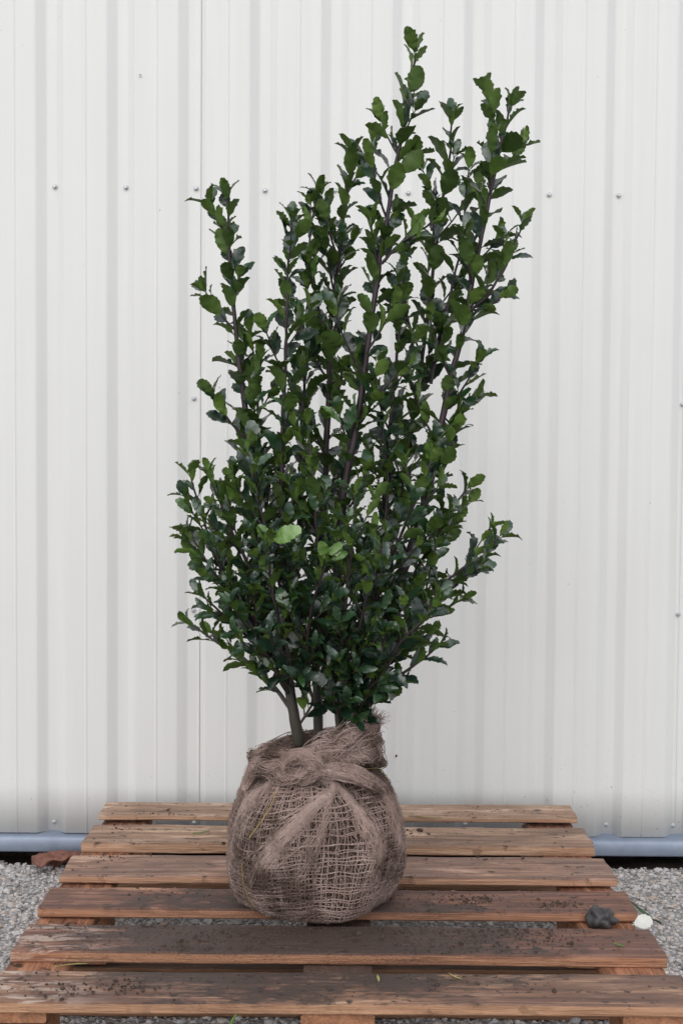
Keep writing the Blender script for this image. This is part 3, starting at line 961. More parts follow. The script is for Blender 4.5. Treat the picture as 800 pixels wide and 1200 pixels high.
# ---- leaves ----
def leaf_geo(seed, wid=0.29, teeth=5, fold=0.35, curl=0.22, tipbend=0.12):
    """unit leaf along +Y, upper face +Z, spiny-toothed rim; returns verts, faces, material index"""
    r = random.Random(seed)
    rows = []
    pet = 0.10
    nrow = teeth * 2 + 1
    side = []
    for i in range(nrow + 1):
        t = i / nrow
        w = wid * (math.sin(math.pi * min(1, t ** 1.08)) ** 0.62) if 0 < t < 1 else 0.0
        tooth = (i % 2 == 0) and 0 < i < nrow
        side.append((t, w, tooth))
    wave = [r.gauss(0, 0.030) for _ in range(2 * nrow + 4)]
    tw = r.gauss(0, 0.25)
    V, Fq, Mi = [], [], []
    def zcurve(t):
        return -curl * t * t - tipbend * max(0, t - 0.7) ** 2 * 4
    def surface(dz, flip, mi):
        b = len(V)
        for i, (t, w, tooth) in enumerate(side):
            tt = pet + (1 - pet) * t
            z0 = zcurve(t)
            for s in (-1, 0, 1):
                x = s * w * (1.075 if tooth else 0.95)
                y = tt + (0.030 if tooth and s else 0)
                z = z0 + abs(x) * fold + (wave[2 * i + (s > 0)] if s else 0) * (1 if w else 0) + tw * x * t * 0.6
                if tooth and s:
                    z += 0.008 * r.choice((-1, 1))
                V.append((x, y, z + (dz if s == 0 else dz * 0.3)))
        for i in range(len(side) - 1):
            for c in (0, 1):
                q = [b + i * 3 + c, b + i * 3 + c + 1, b + (i + 1) * 3 + c + 1, b + (i + 1) * 3 + c]
                # keep triangles where the leaf closes to a point
                if i == 0:
                    q = [b + 1, b + 3 + c + 1, b + 3 + c]
                elif i == len(side) - 2:
                    q = [b + i * 3 + c, b + i * 3 + c + 1, b + (i + 1) * 3 + 1]
                # the same diagonals on both faces, so that the two never cross
                for tri in ([q] if len(q) == 3 else ([q[:3], [q[0], q[2], q[3]]] if c else [[q[0], q[1], q[3]], q[1:]])):
                    Fq.append(tuple(reversed(tri)) if flip else tuple(tri)); Mi.append(mi)
    st = r.getstate()
    surface(0.0, False, 0)
    r.setstate(st)
    surface(-0.014, True, 1)
    b = len(V)                               # petiole
    for (y, z, q) in ((-0.02, 0.0, 0.022), (pet + 0.06, -0.008, 0.016)):
        for k in range(3):
            an = 2 * math.pi * k / 3
            V.append((q * math.cos(an), y, z + q * math.sin(an)))
    for k in range(3):
        m = (k + 1) % 3
        Fq.append((b + k, b + m, b + 3 + m, b + 3 + k)); Mi.append(1)
    return np.array(V), Fq, Mi
NSHAPE = 12
SHAPES = [leaf_geo(100 + k, wid=0.225 + 0.065 * random.random(), fold=random.uniform(0.08, 0.45), curl=random.uniform(-0.08, 0.28), tipbend=random.uniform(0, 0.35)) for k in range(NSHAPE)]
SHAPES += [leaf_geo(300 + k, wid=random.uniform(0.165, 0.215), fold=random.uniform(0.25, 0.75), curl=random.uniform(0.0, 0.35), tipbend=random.uniform(0, 0.4)) for k in range(10)]
LEAVES = []         # (pos, dir, normal, length, tint, stem index)
TWIGS = []          # (polyline, radii, stem index)
STEMS = []

def unit(v):
    return v / (np.linalg.norm(v) + 1e-12)

def leaves_along(p, r, si, s0, spacing, L, open_base=50, open_tip=22, tip_cluster=True, fresh=0.0, phase=None):
    """spiral of ascending leaves along polyline p"""
    seg = np.linalg.norm(np.diff(p, axis=0), axis=1)
    cum = np.concatenate([[0], np.cumsum(seg)])
    tot = cum[-1]
    d = s0 * tot
    an = random.uniform(0, 6.28) if phase is None else phase
    t, a, b = frames(p)
    while d < tot:
        u = d / tot
        q = np.array([np.interp(d, cum, p[:, k]) for k in range(3)])
        T = unit(np.array([np.interp(d, cum, t[:, k]) for k in range(3)]))
        A = unit(np.array([np.interp(d, cum, a[:, k]) for k in range(3)]))
        B = np.cross(T, A)
        rad = A * math.cos(an) + B * math.sin(an)
        left = tot - d
        op = math.radians(open_tip + (open_base - open_tip) * min(1, left / 0.14) + random.gauss(0, 11))
        dr = unit(T * math.cos(op) + rad * math.sin(op) + np.array([0, 0, 0.12]) + rng.normal(0, 0.10, 3))
        nm = T * math.sin(op) - rad * math.cos(op)
        nm = nm + 0.35 * rng.normal(0, 1, 3) * np.array([1, 1, 0.6])
        nm = unit(nm - dr * np.dot(nm, dr))
        le = 1.2 * L * random.uniform(0.74, 1.14) * (0.62 + 0.38 * min(1, left / 0.05))
        tint = min(0.84, max(0.0, random.gauss(0.42, 0.2) + (0.16 if left < 0.06 else 0)))
        if random.random() < fresh * (1.6 if left < 0.08 else 0.5):
            tint = random.uniform(0.86, 0.97)
        LEAVES.append((q, dr, nm, le, tint, si))
        an += math.radians(137.5) + random.gauss(0, 0.25)
        d += 1.18 * spacing * random.uniform(0.7, 1.3)
    if tip_cluster:
        T = t[-1]; A = a[-1]; B = b[-1]
        for k in range(3):
            an += math.radians(120)
            rad = A * math.cos(an) + B * math.sin(an)
            op = math.radians(random.uniform(15, 48))
            dr = unit(T * math.cos(op) + rad * math.sin(op))
            nm = T * math.sin(op) - rad * math.cos(op)
            LEAVES.append((p[-1], dr, unit(nm), 1.2 * L * random.uniform(0.6, 0.9), random.uniform(0.5, 0.86), si))

def grow(ctrl, r0, r1, leaf_from, spacing, L, lat, lat_from=0.25, lat_gap=0.07, fresh=0.03, n=None):
    """main stem through pixel/depth control points; lat = (length low on the stem, length near the tip) of side twigs"""
    pts = [P(c[0], c[1], c[2] - 0.05) for c in ctrl]
    length = sum((pts[i + 1] - pts[i]).length for i in range(len(pts) - 1))
    n = n or max(14, int(length / 0.022))
    p = catmull(pts, n)
    wob = np.cumsum(rng.normal(0, 0.0010, (n, 3)), axis=0)
    wob -= np.linspace(0, 1, n)[:, None] * wob[-1]
    p = p + wob
    r = np.linspace(r0, r1, n) * (1 + rng.normal(0, 0.04, n))
    si = len(STEMS)
    STEMS.append((p, r))
    leaves_along(p, r, si, leaf_from, spacing, L, fresh=fresh)
    t, a, b = frames(p)
    d, an = lat_from * length, random.uniform(0, 6.28)
    cum = np.concatenate([[0], np.cumsum(np.linalg.norm(np.diff(p, axis=0), axis=1))])
    while d < cum[-1] - 0.05:
        u = d / cum[-1]
        k = int(np.searchsorted(cum, d)) - 1
        ln = (lat[0] + (lat[1] - lat[0]) * u) * random.uniform(0.55, 1.25)
        if ln > 0.025:
            rad = a[k] * math.cos(an) + b[k] * math.sin(an)
            op = math.radians(random.uniform(30, 52))
            dr = unit(t[k] * math.cos(op) + rad * math.sin(op))
            m = max(5, int(ln / 0.016))
            s = np.linspace(0, 1, m)[:, None]
            q = p[k] + dr * ln * s + (unit(t[k]) * 0.25 + np.array([0, 0, 0.2])) * ln * s * s + np.cumsum(rng.normal(0, 0.0012, (m, 3)), axis=0) * s
            q[0] = p[k]
            TWIGS.append((q, np.linspace(min(0.0032, r[k] * 0.6), 0.0014, m), si))
            leaves_along(q, None, si, 0.22, spacing * 0.95, L * 0.93, open_base=48, fresh=fresh)
        an += math.radians(137.5) + random.gauss(0, 0.4)
        d += lat_gap * random.uniform(0.6, 1.4)
    return si

Bz = 2.535
# tall shoots
grow([(350, 872, 2.52), (338, 800, 2.51), (322, 720, 2.50), (303, 620, 2.49), (287, 500, 2.49), (277, 400, 2.50), (269, 310, 2.50), (266, 232, 2.505)], 0.0125, 0.0020, 0.30, 0.0155, 0.053, (0.13, 0.045), 0.22, 0.062)
grow([(334, 775, 2.507), (334, 730, 2.495), (333, 680, 2.48), (330, 590, 2.46), (333, 500, 2.46), (336, 420, 2.46), (337, 340, 2.46), (341, 268, 2.47)], 0.0075, 0.0020, 0.2, 0.0155, 0.052, (0.13, 0.055), 0.25, 0.06)
grow([(372, 866, 2.56), (371, 780, 2.57), (374, 680, 2.58), (379, 560, 2.59), (384, 450, 2.59), (392, 340, 2.59), (402, 260, 2.58), (412, 182, 2.58)], 0.0105, 0.0020, 0.34, 0.0165, 0.052, (0.12, 0.06), 0.3, 0.06)
grow([(400, 870, 2.50), (396, 780, 2.48), (396, 670, 2.46), (404, 585, 2.45), (418, 500, 2.45), (434, 395, 2.46), (449, 305, 2.47), (465, 200, 2.48), (479, 120, 2.49), (486, 64, 2.50)], 0.0115, 0.0020, 0.32, 0.0165, 0.055, (0.12, 0.05), 0.3, 0.065, fresh=0.05)
grow([(424, 815, 2.535), (434, 755, 2.56), (450, 670, 2.60), (470, 560, 2.61), (486, 470, 2.61), (500, 370, 2.60), (513, 280, 2.60), (524, 200, 2.59), (529, 142, 2.59)], 0.0075, 0.0020, 0.26, 0.0165, 0.052, (0.12, 0.06), 0.3, 0.06)
grow([(418, 862, 2.53), (436, 780, 2.52), (463, 690, 2.51), (490, 610, 2.50), (508, 535, 2.49), (524, 455, 2.49), (544, 370, 2.49), (564, 275, 2.50), (583, 185, 2.51), (597, 126, 2.52)], 0.012, 0.0020, 0.34, 0.0165, 0.055, (0.13, 0.06), 0.3, 0.062, fresh=0.04)
# thinner shoots between them
grow([(505, 450, 2.55), (522, 370, 2.55), (538, 290, 2.55), (549, 200, 2.54)], 0.0036, 0.0016, 0.1, 0.021, 0.046, (0.05, 0.03), 0.2, 0.10)
grow([(545, 370, 2.50), (572, 345, 2.49), (597, 305, 2.48), (612, 262, 2.48)], 0.0036, 0.0016, 0.1, 0.018, 0.046, (0.06, 0.05), 0.1, 0.06)
grow([(384, 420, 2.59), (370, 340, 2.58), (364, 280, 2.57), (372, 225, 2.57)], 0.0036, 0.0016, 0.1, 0.018, 0.046, (0.06, 0.04), 0.1, 0.07)
grow([(398, 320, 2.58), (385, 270, 2.57), (377, 230, 2.56)], 0.003, 0.0015, 0.1, 0.018, 0.045, (0.05, 0.03), 0.1, 0.07)
grow([(420, 490, 2.46), (444, 462, 2.44), (468, 432, 2.43), (486, 398, 2.43)], 0.0034, 0.0016, 0.1, 0.018, 0.046, (0.05, 0.04), 0.2, 0.07)
grow([(448, 310, 2.47), (470, 285, 2.46), (490, 270, 2.46), (505, 262, 2.46)], 0.0034, 0.0016, 0.1, 0.018, 0.045, (0.05, 0.03), 0.2, 0.07)
grow([(510, 520, 2.50), (530, 495, 2.50), (556, 468, 2.50)], 0.0034, 0.0016, 0.1, 0.016, 0.045, (0.05, 0.03), 0.2, 0.05)
grow([(447, 660, 2.55), (453, 560, 2.53), (462, 450, 2.52), (470, 360, 2.52), (473, 300, 2.53)], 0.005, 0.0018, 0.2, 0.018, 0.05, (0.08, 0.05), 0.2, 0.07)
grow([(345, 700, 2.55), (352, 580, 2.56), (356, 480, 2.57), (362, 400, 2.57), (360, 340, 2.57)], 0.005, 0.0018, 0.2, 0.018, 0.05, (0.08, 0.05), 0.2, 0.07)
grow([(318, 640, 2.52), (303, 540, 2.52), (300, 460, 2.52), (292, 390, 2.52)], 0.004, 0.0018, 0.15, 0.018, 0.05, (0.06, 0.04), 0.2, 0.07)
# spreading lower branches
N_TALL = len(STEMS)
LOWB = [
    ([(345, 850, 2.50), (325, 790, 2.46), (290, 715, 2.42), (255, 660, 2.40), (238, 605, 2.39), (224, 560, 2.39)], 0.0065, 0.11),
    ([(348, 850, 2.50), (325, 760, 2.45), (292, 670, 2.41), (265, 610, 2.39), (246, 556, 2.38)], 0.006, 0.11),
    ([(343, 852, 2.53), (318, 800, 2.55), (285, 770, 2.58), (252, 752, 2.60), (222, 730, 2.61)], 0.005, 0.06),
    ([(352, 850, 2.47), (340, 780, 2.42), (325, 720, 2.36), (316, 675, 2.33), (317, 634, 2.31)], 0.005, 0.08),
    ([(370, 850, 2.47), (362, 780, 2.42), (362, 720, 2.36), (374, 680, 2.33), (384, 655, 2.31)], 0.005, 0.08),
    ([(424, 850, 2.52), (448, 780, 2.49), (485, 715, 2.47), (530, 672, 2.46), (562, 652, 2.46), (584, 630, 2.46)], 0.0065, 0.10),
    ([(420, 850, 2.54), (445, 760, 2.55), (480, 680, 2.55), (515, 620, 2.55), (546, 574, 2.55)], 0.006, 0.11),
    ([(426, 850, 2.50), (445, 812, 2.46), (470, 790, 2.43), (496, 772, 2.41), (512, 758, 2.40)], 0.0042, 0.05),
    ([(420, 850, 2.48), (440, 800, 2.42), (468, 755, 2.37), (496, 725, 2.35), (512, 700, 2.34)], 0.0045, 0.07),
    ([(400, 850, 2.47), (410, 780, 2.41), (425, 720, 2.36), (440, 670, 2.33), (452, 625, 2.32)], 0.005, 0.09),
    ([(395, 850, 2.47), (398, 770, 2.40), (405, 700, 2.35), (412, 640, 2.33), (416, 580, 2.33)], 0.005, 0.09),
    ([(365, 850, 2.50), (340, 740, 2.42), (318, 650, 2.37), (300, 580, 2.36), (290, 530, 2.37)], 0.0055, 0.10),
    ([(410, 850, 2.55), (430, 730, 2.45), (465, 640, 2.40), (490, 580, 2.39), (505, 540, 2.40)], 0.0055, 0.10),
    ([(345, 850, 2.58), (318, 740, 2.68), (285, 650, 2.73), (262, 580, 2.75)], 0.0055, 0.10),
    ([(420, 850, 2.60), (455, 740, 2.70), (500, 660, 2.74), (530, 600, 2.75)], 0.0055, 0.10),
    ([(385, 850, 2.60), (390, 740, 2.72), (400, 640, 2.76), (405, 560, 2.76)], 0.0055, 0.12),
    ([(365, 850, 2.60), (350, 740, 2.72), (340, 640, 2.76), (330, 540, 2.76)], 0.0055, 0.12),
    ([(335, 800, 2.50), (300, 755, 2.44), (268, 725, 2.40), (240, 700, 2.38)], 0.004, 0.06),
    ([(345, 850, 2.49), (318, 780, 2.43), (285, 720, 2.40), (250, 670, 2.40), (222, 625, 2.41)], 0.005, 0.08),
    ([(440, 790, 2.52), (480, 745, 2.55), (520, 700, 2.57), (556, 664, 2.58)], 0.0045, 0.07),
    ([(375, 850, 2.49), (372, 760, 2.45), (368, 660, 2.42), (365, 570, 2.41), (360, 500, 2.42)], 0.005, 0.10),
    ([(405, 850, 2.52), (430, 740, 2.50), (445, 640, 2.48), (452, 560, 2.48), (448, 500, 2.48)], 0.005, 0.10),
    ([(398, 850, 2.47), (402, 810, 2.43), (408, 770, 2.39), (404, 735, 2.36)], 0.0035, 0.05),
    ([(415, 850, 2.50), (428, 815, 2.45), (446, 780, 2.41), (455, 745, 2.38)], 0.0035, 0.05),
    ([(372, 850, 2.55), (366, 825, 2.50), (363, 800, 2.46), (366, 775, 2.44)], 0.0030, 0.04),
    ([(410, 850, 2.50), (418, 835, 2.46), (430, 815, 2.43), (446, 800, 2.41)], 0.0030, 0.035),
    ([(400, 850, 2.50), (396, 830, 2.45), (388, 808, 2.42), (384, 785, 2.40)], 0.0030, 0.04),
    ([(380, 850, 2.60), (375, 800, 2.62), (360, 740, 2.66), (345, 690, 2.68)], 0.004, 0.09),
    ([(390, 850, 2.60), (395, 790, 2.62), (410, 730, 2.66), (420, 670, 2.68)], 0.004, 0.09),
    ([(400, 850, 2.60), (420, 790, 2.62), (445, 740, 2.65), (468, 690, 2.67)], 0.004, 0.09),
    ([(370, 850, 2.56), (350, 790, 2.60), (318, 740, 2.62), (295, 690, 2.64)], 0.004, 0.09),
    ([(385, 850, 2.52), (382, 800, 2.50), (380, 745, 2.48), (385, 690, 2.47)], 0.004, 0.08),
    ([(385, 850, 2.52), (392, 760, 2.53), (395, 690, 2.55), (388, 620, 2.56)], 0.004, 0.10),
    ([(400, 850, 2.52), (420, 770, 2.53), (432, 700, 2.55), (428, 630, 2.56)], 0.004, 0.10),
    ([(360, 850, 2.52), (345, 770, 2.53), (335, 700, 2.55), (345, 630, 2.56)], 0.004, 0.10),
    ([(410, 850, 2.52), (425, 830, 2.50), (450, 815, 2.50), (472, 800, 2.50)], 0.003, 0.04),
    ([(400, 850, 2.52), (412, 810, 2.44), (420, 780, 2.40), (424, 750, 2.38)], 0.003, 0.05),
]
def on_main(c):
    """nearest spot lower down on one of the tall stems: where a side branch forks off"""
    q = np.array(P(c[0], c[1], c[2] - 0.05))
    best = None
    for p, r in STEMS[:6]:
        for e in p:
            dz = q[2] - e[2]
            if 0.05 < dz < 0.22 and e[2] > 0.50:
                d = np.linalg.norm((q - e) * np.array([1, 1, 0.35]))
                if best is None or d < best[0]:
                    best = (d, e)
    return best
for ctrl, r0, lat in LOWB:
    fk = on_main(ctrl[1])
    if fk is not None:
        e = fk[1]
        dv = np.array([e[0], e[1], e[2] - CAM_Z]) @ np.array(CAM_R.to_3x3())
        ctrl = [(400 + F * dv[0] / -dv[2], 600 - F * dv[1] / -dv[2], e[1] + 0.05)] + ctrl[1:]
        r0 = min(r0, 0.0048)
    grow(ctrl, r0, 0.0017, 0.16, 0.0145, 0.046, (lat, lat * 0.55), 0.22, 0.046, fresh=0.035)

# the few large bright new leaves that stand out in front
def bright(px, py, Y, dpx, dpy, dY, L, nrm, tint, si):
    p = np.array(P(px, py, Y - 0.05)); q = np.array(P(dpx, dpy, Y - 0.05 + dY))
    d = unit(q - p); nm = np.array(nrm, float); nm = unit(nm - d * np.dot(nm, d))
    LEAVES.append((p, d, nm, L, tint, si))
s_f1 = N_TALL + 3; s_f2 = N_TALL + 4
bright(317, 636, 2.31, 344, 622, -0.02, 0.066, (0.15, -0.9, 0.45), 0.97, s_f1)
bright(317, 636, 2.31, 304, 618, 0.0, 0.040, (0.2, -0.8, 0.5), 0.93, s_f1)
bright(384, 657, 2.31, 376, 636, -0.02, 0.046, (-0.2, -0.7, 0.5), 0.98, s_f2)
bright(384, 657, 2.31, 398, 638, 0.0, 0.042, (0.2, -0.9, 0.3), 0.98, s_f2)
bright(384, 657, 2.31, 415, 642, 0.0, 0.040, (0.0, -0.8, 0.6), 0.92, s_f2)
bright(418, 500, 2.445, 413, 436, -0.005, 0.066, (-0.8, -0.5, 0.1), 0.95, 3)

# ---- build leaves: the 300 that show largest are single parts, the others one joined part ----
def leaf_matrix(L):
    q, d, nm, le, tint, si = L
    x = np.cross(d, nm)
    return np.stack([x, d, nm], 1) * le
shape_id = [random.randrange(NSHAPE) if random.random() < (0.30 if L[5] >= N_TALL else 0.75) and L[4] < 2 else NSHAPE + random.randrange(10) for L in LEAVES]
for k in range(len(LEAVES) - 6, len(LEAVES)):
    shape_id[k] = k % NSHAPE
TINTS = [0.15, 0.35, 0.5, 0.65, 0.82, 0.93, 0.98]
tint_id = [int(np.argmin([abs(t - L[4]) for t in TINTS])) for L in LEAVES]
# visible area of each leaf from where the photographer stood (point splats into a coarse depth buffer)
u = np.linspace(0.15, 0.98, 9); w = np.linspace(-0.8, 0.8, 5)
U, W_ = np.meshgrid(u, w)
sam = np.stack([W_.ravel() * 0.27 * np.sin(np.pi * U.ravel() ** 0.8), U.ravel(), np.zeros(U.size)], -1)
Ms = np.array([leaf_matrix(L) for L in LEAVES]); Ps = np.array([L[0] for L in LEAVES])
W3 = np.einsum('nij,kj->nki', Ms, sam) + Ps[:, None, :]
inv = np.array(CAM_R.to_3x3().transposed())
cc = (W3 - np.array([0, 0, CAM_Z])) @ inv.T
sx = (400 + F * cc[..., 0] / -cc[..., 2]) / 3.5
sy = (600 - F * cc[..., 1] / -cc[..., 2]) / 3.5
pix = (sy.astype(int) * 1000 + sx.astype(int)).ravel()
dep = (-cc[..., 2]).ravel()
idx = np.repeat(np.arange(len(LEAVES)), len(sam))
order = np.lexsort((dep, pix))
first = np.ones(len(order), bool); first[1:] = pix[order][1:] != pix[order][:-1]
score = np.bincount(idx[order][first], minlength=len(LEAVES)).astype(float)
single = set(np.argsort(-score)[:300].tolist())

stem_objs = []
for p, r in STEMS:
    V, Fc = tubes([p], [r], 7)
    o = link('stem', mesh('stem', V, Fc), shrub, M_STEM)
    stem_objs.append(o)
for q, r, si in TWIGS:
    V, Fc = tubes([q], [r], 5)
    link('twig', mesh('twig', V, Fc), stem_objs[si], M_STEM)

LM = {}
def leaf_mesh(s, t):
    if (s, t) not in LM:
        V, Fq, Mi = SHAPES[s]
        me = mesh('leaf', V, Fq)
        me.materials.append(M_LEAF_UP); me.materials.append(M_LEAF_DN)
        me.polygons.foreach_set('material_index', Mi)
        add_tint(me, np.full(len(V), TINTS[t]))
        LM[(s, t)] = me
    return LM[(s, t)]
Vs, Ls, Lt, Mis, Tn = [], [], [], [], []
off = 0
for k, L in enumerate(LEAVES):
    m = leaf_matrix(L)
    if k in single:
        par = stem_objs[L[5]]
        o = link('leaf', leaf_mesh(shape_id[k], tint_id[k]), par, None, loc=(0, 0, 0))
        base = Vector(shrub.location) + Vector(par.location)
        M4 = Matrix([[*m[0], L[0][0] - base.x], [*m[1], L[0][1] - base.y], [*m[2], L[0][2] - base.z], [0, 0, 0, 1]])
        o.matrix_local = M4
    else:
        V, Fq, Mi = SHAPES[shape_id[k]]
        Vs.append(V @ m.T + L[0])
        for f in Fq:
            Ls.extend([i + off for i in f]); Lt.append(len(f))
        Mis.extend(Mi); Tn.append(np.full(len(V), L[4])); off += len(V)
me = bpy.data.meshes.new('foliage')
V = np.vstack(Vs).astype(np.float32)
me.vertices.add(len(V)); me.vertices.foreach_set('co', V.ravel())
me.loops.add(len(Ls)); me.loops.foreach_set('vertex_index', np.array(Ls, np.int32))
me.polygons.add(len(Lt))
st = np.concatenate([[0], np.cumsum(Lt)[:-1]]).astype(np.int32)
me.polygons.foreach_set('loop_start', st); me.polygons.foreach_set('loop_total', np.array(Lt, np.int32))
me.update(calc_edges=True)
fo = link('foliage', me, shrub, [M_LEAF_UP, M_LEAF_DN])
me.polygons.foreach_set('material_index', np.array(Mis, np.int32))
me.polygons.foreach_set('use_smooth', np.ones(len(Lt), bool))
add_tint(me, np.concatenate(Tn))
tag(fo, kind='stuff')
print('leaves', len(LEAVES), 'stems', len(STEMS), 'twigs', len(TWIGS))

# ------------------------------------------------------------------ small things
def curled_flake(name, corners, mat, thick=0.004, amp=0.012, seed=0, n=14):
    """a curled, ragged scrap: a bumpy sheet through four corner points with thickness"""
    a, b, c, d = [np.array(q) for q in corners]
    V, Fq = [], []
    for j in range(n):
        for i in range(n):
            u, v = i / (n - 1), j / (n - 1)
            if i in (0, n - 1): u += 0.06 * mnoise.noise((v * 9, seed, 1))
            if j in (0, n - 1): v += 0.10 * mnoise.noise((u * 9, seed, 4))
            p = (a * (1 - u) + b * u) * (1 - v) + (d * (1 - u) + c * u) * v
            p = p + np.array([0, 0, amp * (math.sin(math.pi * v) * 1.0 + 0.5 * mnoise.noise((u * 4, v * 4, seed)))])
            V.append(p)
    for j in range(n - 1):
        for i in range(n - 1):
            k = j * n + i
            Fq.append((k, k + 1, k + 1 + n, k + n))
    me = mesh(name, V, np.array(Fq))
    o = link(name, me, None, mat)
    md = o.modifiers.new('thickness', 'SOLIDIFY'); md.thickness = thick; md.offset = 0
    return o
M_BARK = mat_simple('dry_bark', (0.16, 0.065, 0.045), 0.7, 0, 0.5, 60)
def g(px, py, z=GZ + 0.012):
    q = P(px, py, 1.0)
    return P(px, py, (z - CAM_Z) / (q.z - CAM_Z))
def bark_curl(a, b, rad, span, seed):
    """a curled strip of bark: part of a ragged tube from a to b"""
    a, b = np.array(a), np.array(b)
    ax = unit(b - a); sd_ = unit(np.cross(ax, [0, 0, 1.0])); up = np.cross(sd_, ax)
    V, Fq = [], []
    n, m = 26, 18
    for i in range(n):
        u = i / (n - 1)
        for k in range(m):
            w = k / (m - 1)
            an = math.radians(28 + span * w + 60 * mnoise.noise((u * 3.3, seed, 0 if w < 0.5 else 8)) * (2 * w - 1))
            rr = rad * (0.75 + 0.35 * math.sin(math.pi * u)) * (1 + 0.35 * mnoise.noise((u * 2.6, w * 3, seed)) + 0.16 * mnoise.noise((u * 20, w * 14, seed)))
            e = 0.010 * mnoise.noise((w * 9, seed, 20 if u < 0.5 else 30)) * (abs(2 * u - 1) ** 2)
            V.append(a + (b - a) * u + ax * e + sd_ * math.cos(an) * rr * 1.5 + up * math.sin(an) * rr + np.array([0, 0, rad * 0.45]))
    for i in range(n - 1):
        for k in range(m - 1):
            q = i * m + k
            Fq.append((q, q + 1, q + 1 + m, q + m))
    o = link('bark_piece', mesh('bark_piece', V, np.array(Fq)), None, M_BARK)
    md = o.modifiers.new('thickness', 'SOLIDIFY'); md.thickness = 0.003; md.offset = 0
    return o
o = bark_curl(g(38, 1017), g(98, 1012), 0.023, 190, 5)
tag(o, 'curled reddish brown bark scrap on the gravel by the pallet corner', 'bark')
M_CLOD = mat_simple('slate_clod', (0.045, 0.043, 0.045), 0.6, 0, 0.4, 40)
def clod(c, s, seed):
    V, Fq = [], []
    nu, nv = 40, 22
    for j in range(nv + 1):
        ph = math.pi * j / nv
        for i in range(nu):
            th = 2 * math.pi * i / nu
            d = np.array([math.sin(ph) * math.cos(th), math.sin(ph) * math.sin(th), math.cos(ph)])
            k = 1 + 0.45 * mnoise.noise(Vector(d * 1.6) + Vector((seed, 0, 0))) + 0.16 * mnoise.noise(Vector(d * 4)) + 0.035 * mnoise.noise(Vector(d * 13))
            V.append(np.array(c) + d * np.array(s) * k)
    for j in range(nv):
        for i in range(nu):
            q = (i + 1) % nu
            Fq.append((j * nu + i, (j + 1) * nu + i, (j + 1) * nu + q, j * nu + q))
    return mesh('soil_clod', V, np.array(Fq), True)
c = P(704, 1076, 2.40)
tag(link('soil_clod', clod((c.x, 2.405, DECK - 0.006), (0.026, 0.030, 0.022), 2), None, M_CLOD), 'dark grey clod of earth lodged between two boards near the pallet edge', 'clod')

def blade(name, pts, width, mat, label, cat, lift=0.0, n=16, group=None):
    """narrow leaf or straw: tapered, keeled strip with thickness lying along pts"""
    p = catmull(pts, n)
    t, a, b = frames(p)
    side = np.cross(t, np.array([0, 0, 1.0])); side /= np.linalg.norm(side, axis=1, keepdims=True) + 1e-9
    s = np.linspace(0, 1, n)
    w = width * np.sin(np.pi * np.clip(s * 0.94 + 0.03, 0, 1)) ** 0.7
    V = []
    for k in range(n):
        V += [p[k] - side[k] * w[k] + [0, 0, lift * 0.6], p[k] + [0, 0, 0], p[k] + side[k] * w[k] + [0, 0, lift]]
    Fq = []
    for k in range(n - 1):
        for c in (0, 1):
            q = k * 3 + c
            Fq.append((q, q + 1, q + 4, q + 3))
    o = link(name, mesh(name, V, np.array(Fq)), None, mat)
    md = o.modifiers.new('thickness', 'SOLIDIFY'); md.thickness = 0.0008; md.offset = 1
    return tag(o, label, cat, group)
M_PALE = mat_simple('pale_leaf', (0.56, 0.56, 0.51), 0.6, 0, 0.12)
M_GREENB = mat_simple('green_blade', (0.035, 0.075, 0.025), 0.45, 0, 0.3)
M_YELB = mat_simple('yellow_blade', (0.36, 0.31, 0.12), 0.6, 0, 0.2)
M_FRESHB = mat_simple('fresh_blade', (0.13, 0.24, 0.05), 0.5, 0, 0.2)
dk = lambda px, py, z=DECK + 0.002: g(px, py, z)
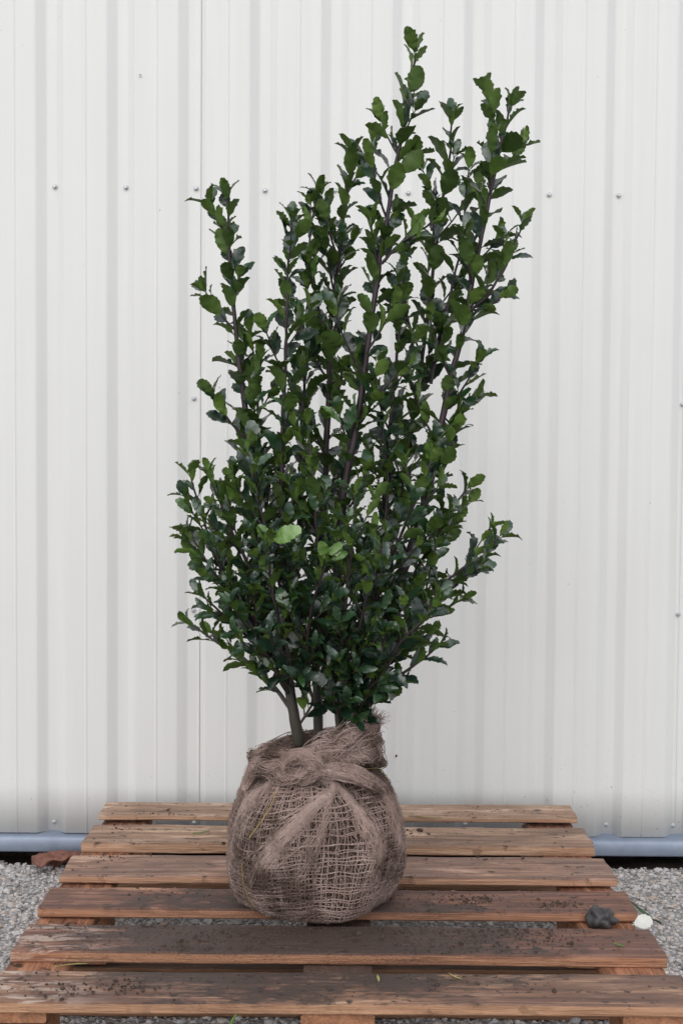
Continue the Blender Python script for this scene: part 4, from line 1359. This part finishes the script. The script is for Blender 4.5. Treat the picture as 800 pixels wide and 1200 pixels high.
V, Fq, Mi = leaf_geo(7, wid=0.34, fold=0.1, curl=0.1)
d_ = unit(np.array(P(764, 1079, 2.39)) - np.array(P(741, 1086, 2.39))); n_ = np.array([0.0, -0.75, 0.65]); n_ = unit(n_ - d_ * n_.dot(d_))
V = V @ (np.stack([np.cross(d_, n_), d_, n_], 1) * 0.042).T + np.array(P(740, 1084, 2.385))
tag(link('fallen_leaf', mesh('fallen_leaf', V, Fq), None, M_PALE), 'round whitish leaf lodged against the pallet edge beside the clod', 'leaf')
blade('fallen_leaf', [g(739, 1058, 0.10), g(752, 1070, 0.085), g(764, 1078, 0.075), g(774, 1083, 0.06)], 0.008, M_GREENB, 'narrow dark green leaf sticking out past the pallet edge', 'leaf', 0.004)
blade('straw', [dk(478, 957), dk(490, 957), dk(504, 958.5), dk(516, 958)], 0.0028, M_YELB, 'yellow-green straw on the deck board closest to the wall', 'straw', 0.002)
blade('straw', [dk(66, 1134, 0.131), dk(82, 1131, 0.131), dk(103, 1130, 0.131)], 0.0022, M_YELB, 'yellow straw on the stringer in a gap between boards', 'straw', 0.002)
blade('straw', [dk(525, 1141), dk(534, 1146), dk(541, 1148)], 0.0025, M_YELB, 'short yellow straw among the soil crumbs on the front board', 'straw', 0.002)
blade('grass_blade', [dk(718, 1106), dk(724, 1108), dk(731, 1110)], 0.003, M_FRESHB, 'short green grass blade on the reddish board in front of the clod', 'grass', 0.002)
blade('straw', [dk(442, 1143), dk(443, 1147), dk(443.5, 1151)], 0.0025, M_YELB, 'tiny yellow straw alone over the middle stringer on the front board', 'straw', 0.002)
blade('straw', [dk(226, 977), dk(236, 976), dk(246, 974)], 0.0028, M_FRESHB, 'green straw on the second deck board from the wall', 'straw', 0.002)
w0 = P(268, 1200, 1.965)
blade('weed_leaf', [(w0.x - 0.01, 1.965, GZ), P(266, 1225, 1.965), P(271, 1203, 1.965), P(277, 1190, 1.96)], 0.007, M_FRESHB, 'single green weed leaf growing up in front of the front board', 'weed', 0.003)
